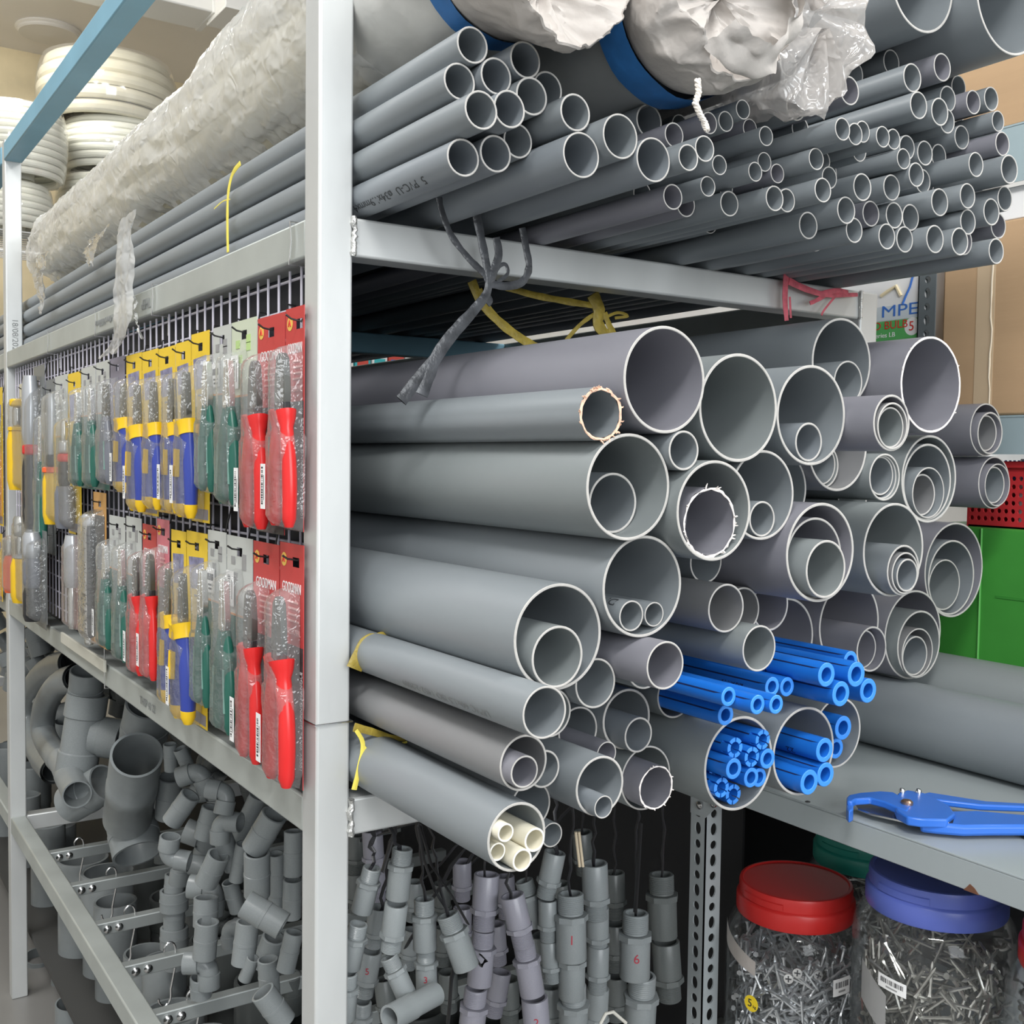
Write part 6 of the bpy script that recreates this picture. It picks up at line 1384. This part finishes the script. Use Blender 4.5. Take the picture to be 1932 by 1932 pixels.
# ------------------------------------------------------------------ hose coils, far shelf and ceiling fittings
HOSE = mat('cream_hose', (.80, .76, .62), .35, var=.05, vscale=9); HOSEW = mat('white_hose', (.80, .80, .72), .35, var=.05, vscale=9)
SHRINK = film('shrink_wrap', (.9, .9, .88), .06, .86, .10, .7)
def coil(px, pyt, pyb, wpx, n, m, label, X=-6.3, wrap=True):
    c = at(px, (pyt+pyb)/2, X=X); sc = (c-CAM).dot(FW)/FOC; R = wpx/2*sc; H = (pyb-pyt)*sc*.93; rt = H/n/2
    t = thing('hose_coil', label, 'hose coil', (c.x, c.y, c.z-H/2), 'white hose coils')
    mb = MB(); ri = R*.42; nr = max(2, int((R-ri)/(2*rt)))
    for i in range(n):
        z = rt+2*rt*i; k = 1-.10*abs((i-(n-1)/2)/max(1, (n-1)/2))**2
        mb.lathe([((R*k-rt)+rt*math.cos(q*PI/5), z+rt*math.sin(q*PI/5)) for q in range(11)], 56)
    for j in range(nr):
        r = R*.90-rt-j*2*rt*.95; mb.lathe([(r+rt*math.cos(q*PI/5), H-rt+rt*math.sin(q*PI/5)) for q in range(11)], 48)
    mb.lathe([(ri*.8, 0), (ri*.8, H-rt)], 40)
    mb.build('hose', m, t)
    if wrap:
        def f(u, v):
            a = 2*PI*u; z = H*v; r = (R*1.012)*(1-.10*abs(2*v-1)**2)+.006*nz(math.cos(a)*5, math.sin(a)*5, z*4)
            return Vector((r*math.cos(a), r*math.sin(a), z))
        MB().grid(f, 72, 12).build('shrink_wrap', SHRINK, t, ang=70)
    return t, R, H
coil(203, 120, 246, 250, 5, HOSE, 'cream wrapped hose coil on top of the far stack, upper left')
coil(222, 240, 338, 212, 7, HOSEW, 'white hose coil in the middle of the far stack')
coil(205, 341, 440, 186, 6, HOSEW, 'white hose coil at the bottom of the far stack, behind the plastic film')
coil(32, 205, 346, 178, 10, HOSEW, 'white hose coil at the left edge beside the far post, upper one', X=-6.0)
t, R, H = coil(20, 349, 440, 150, 7, HOSEW, 'white hose coil with a green and yellow label at the left edge', X=-6.0)
a0 = math.atan2(-1, .55)
curved('paper_label', R*.985, a0-.25, a0+.35, H*.25, H*.85, WHITE, t, .006); curved('green_band', R*.985, a0-.25, a0+.35, H*.68, H*.85, mat('label_green', (.12, .45, .2), .5), t, .009); curved('yellow_band', R*.985, a0-.25, a0+.35, H*.52, H*.62, mat('label_yellow', (.85, .6, .1), .5), t, .009)
z = min(o.location.z for o in COL.objects if o.name.startswith('hose_coil'))-.001
t = thing('wire_shelf', 'white wire shelf carrying the hose coils by the yellow wall', 'shelf', (-6.35, .85, -1.45))
mb = MB(); zz_ = z+1.45-.012
for i in range(15): mb.sweep([(-.5+i*.07, -1.0, zz_-.004), (-.5+i*.07, .95, zz_-.004)], .005, 6)
for y in (-1.0, -.3, .35, .95): mb.sweep([(-.52, y, zz_-.013), (.52, y, zz_-.013)], .007, 6)
mb.build('wire_deck', WALLW, t)
for x in (-.48, .48):
    for y in (-.98, .93): MB().sweep([(x, y, 0), (x, y, zz_)], .018, 10).build('leg', WALLW, t)
MB().sweep([(.48, -.98, zz_-.12), (.48, .93, zz_-.12)], .008, 6).build('brace', WALLW, t)
p = at(100, 372, X=-6.78)
t = thing('dark_carton', 'dark violet carton on the wire shelf behind the hose coils', 'box', (p.x, p.y, z)); MB().box((-.25, -.12, 0), (.25, .12, .30)).build('carton', mat('dark_violet_card', (.09, .06, .08), .6), t, bevel=.004)
c = at(92, 58, Z=2.89)
t = thing('ceiling_lamp', 'round white unlit lamp on the beige ceiling, upper left', 'lamp', (c.x, c.y, 2.8995))
MB().lathe([(.20, 0), (.20, -.03), (.19, -.04), (.0001, -.05)], 40).build('diffuser', mat('lamp_white', (.72, .70, .67), .5), t); MB().lathe([(.21, 0), (.215, -.012), (.20, -.02)], 40).build('lamp_rim', mat('lamp_rim_white', (.8, .78, .75), .4), t)
WM = mat('white_enamel', (.80, .79, .76), .4)
a, b_ = at(95, -22, Z=2.62), at(383, 56, Z=2.62)
t = thing('ceiling_duct', 'white boxed duct under the ceiling at the top left', 'duct', (b_.x, b_.y, 2.9))
L = b_-a
MB().box((-.02, -L.length*1.3, -.28), (.30, 0, -.0005)).build('duct_box', WM, t, bevel=.01); MB().box((-.03, -.04, -.285), (.31, .0, -.0005)).build('end_flange', WM, t, bevel=.006)
p = at(388, 40, Z=2.60)
t = thing('louvre_panel', 'white louvred panel with dark slots next to the ceiling duct', 'panel', (p.x, p.y+.02, 2.9))
MB().box((-.02, 0, -.30), (.30, .95, -.0005)).build('panel_box', WM, t, bevel=.006)
for i, (y0, y1, zq) in enumerate(((.03, .22, -.10), (.28, .60, -.09), (.05, .18, -.17), (.25, .62, -.19), (.34, .56, -.24))): MB().box((.298, y0, zq-.018), (.3015, y1, zq+.012)).build('slot', mat('slot_dark', (.10, .12, .16), .6), t, smooth=False)
MB().box((-.03, -.005, -.315), (.315, .96, -.298)).build('lower_rail', WM, t, bevel=.004)
# shop lamps out of view; the last two are added as light sources
for i, (x, y, L) in enumerate(((2.0, -1.5, 1.5), (-1.6, -1.55, 1.8), (-5.4, .15, 1.6), (1.3, 2.65, 1.2))):
    t = thing('tube_lamp', 'white ceiling tube lamp %s' % ('over the aisle before the rack', 'over the aisle left of the rack', 'over the far shelf', 'behind the rack')[i], 'lamp', (x, y, 2.9))
    MB().box((-L/2, -.06, -.09), (L/2, .06, -.0005)).build('housing', WM, t, bevel=.006)
    MB().sweep([(-L/2+.03, 0, -.11), (L/2-.03, 0, -.11)], .016, 12).build('tube', mat('lit_tube', (1, 1, 1), .5, emit=(1, .98, .95, 4)), t)
# ------------------------------------------------------------------ stand everything on the floor at height zero
for o in list(COL.objects):
    if o.parent is None: o.location.z += UP
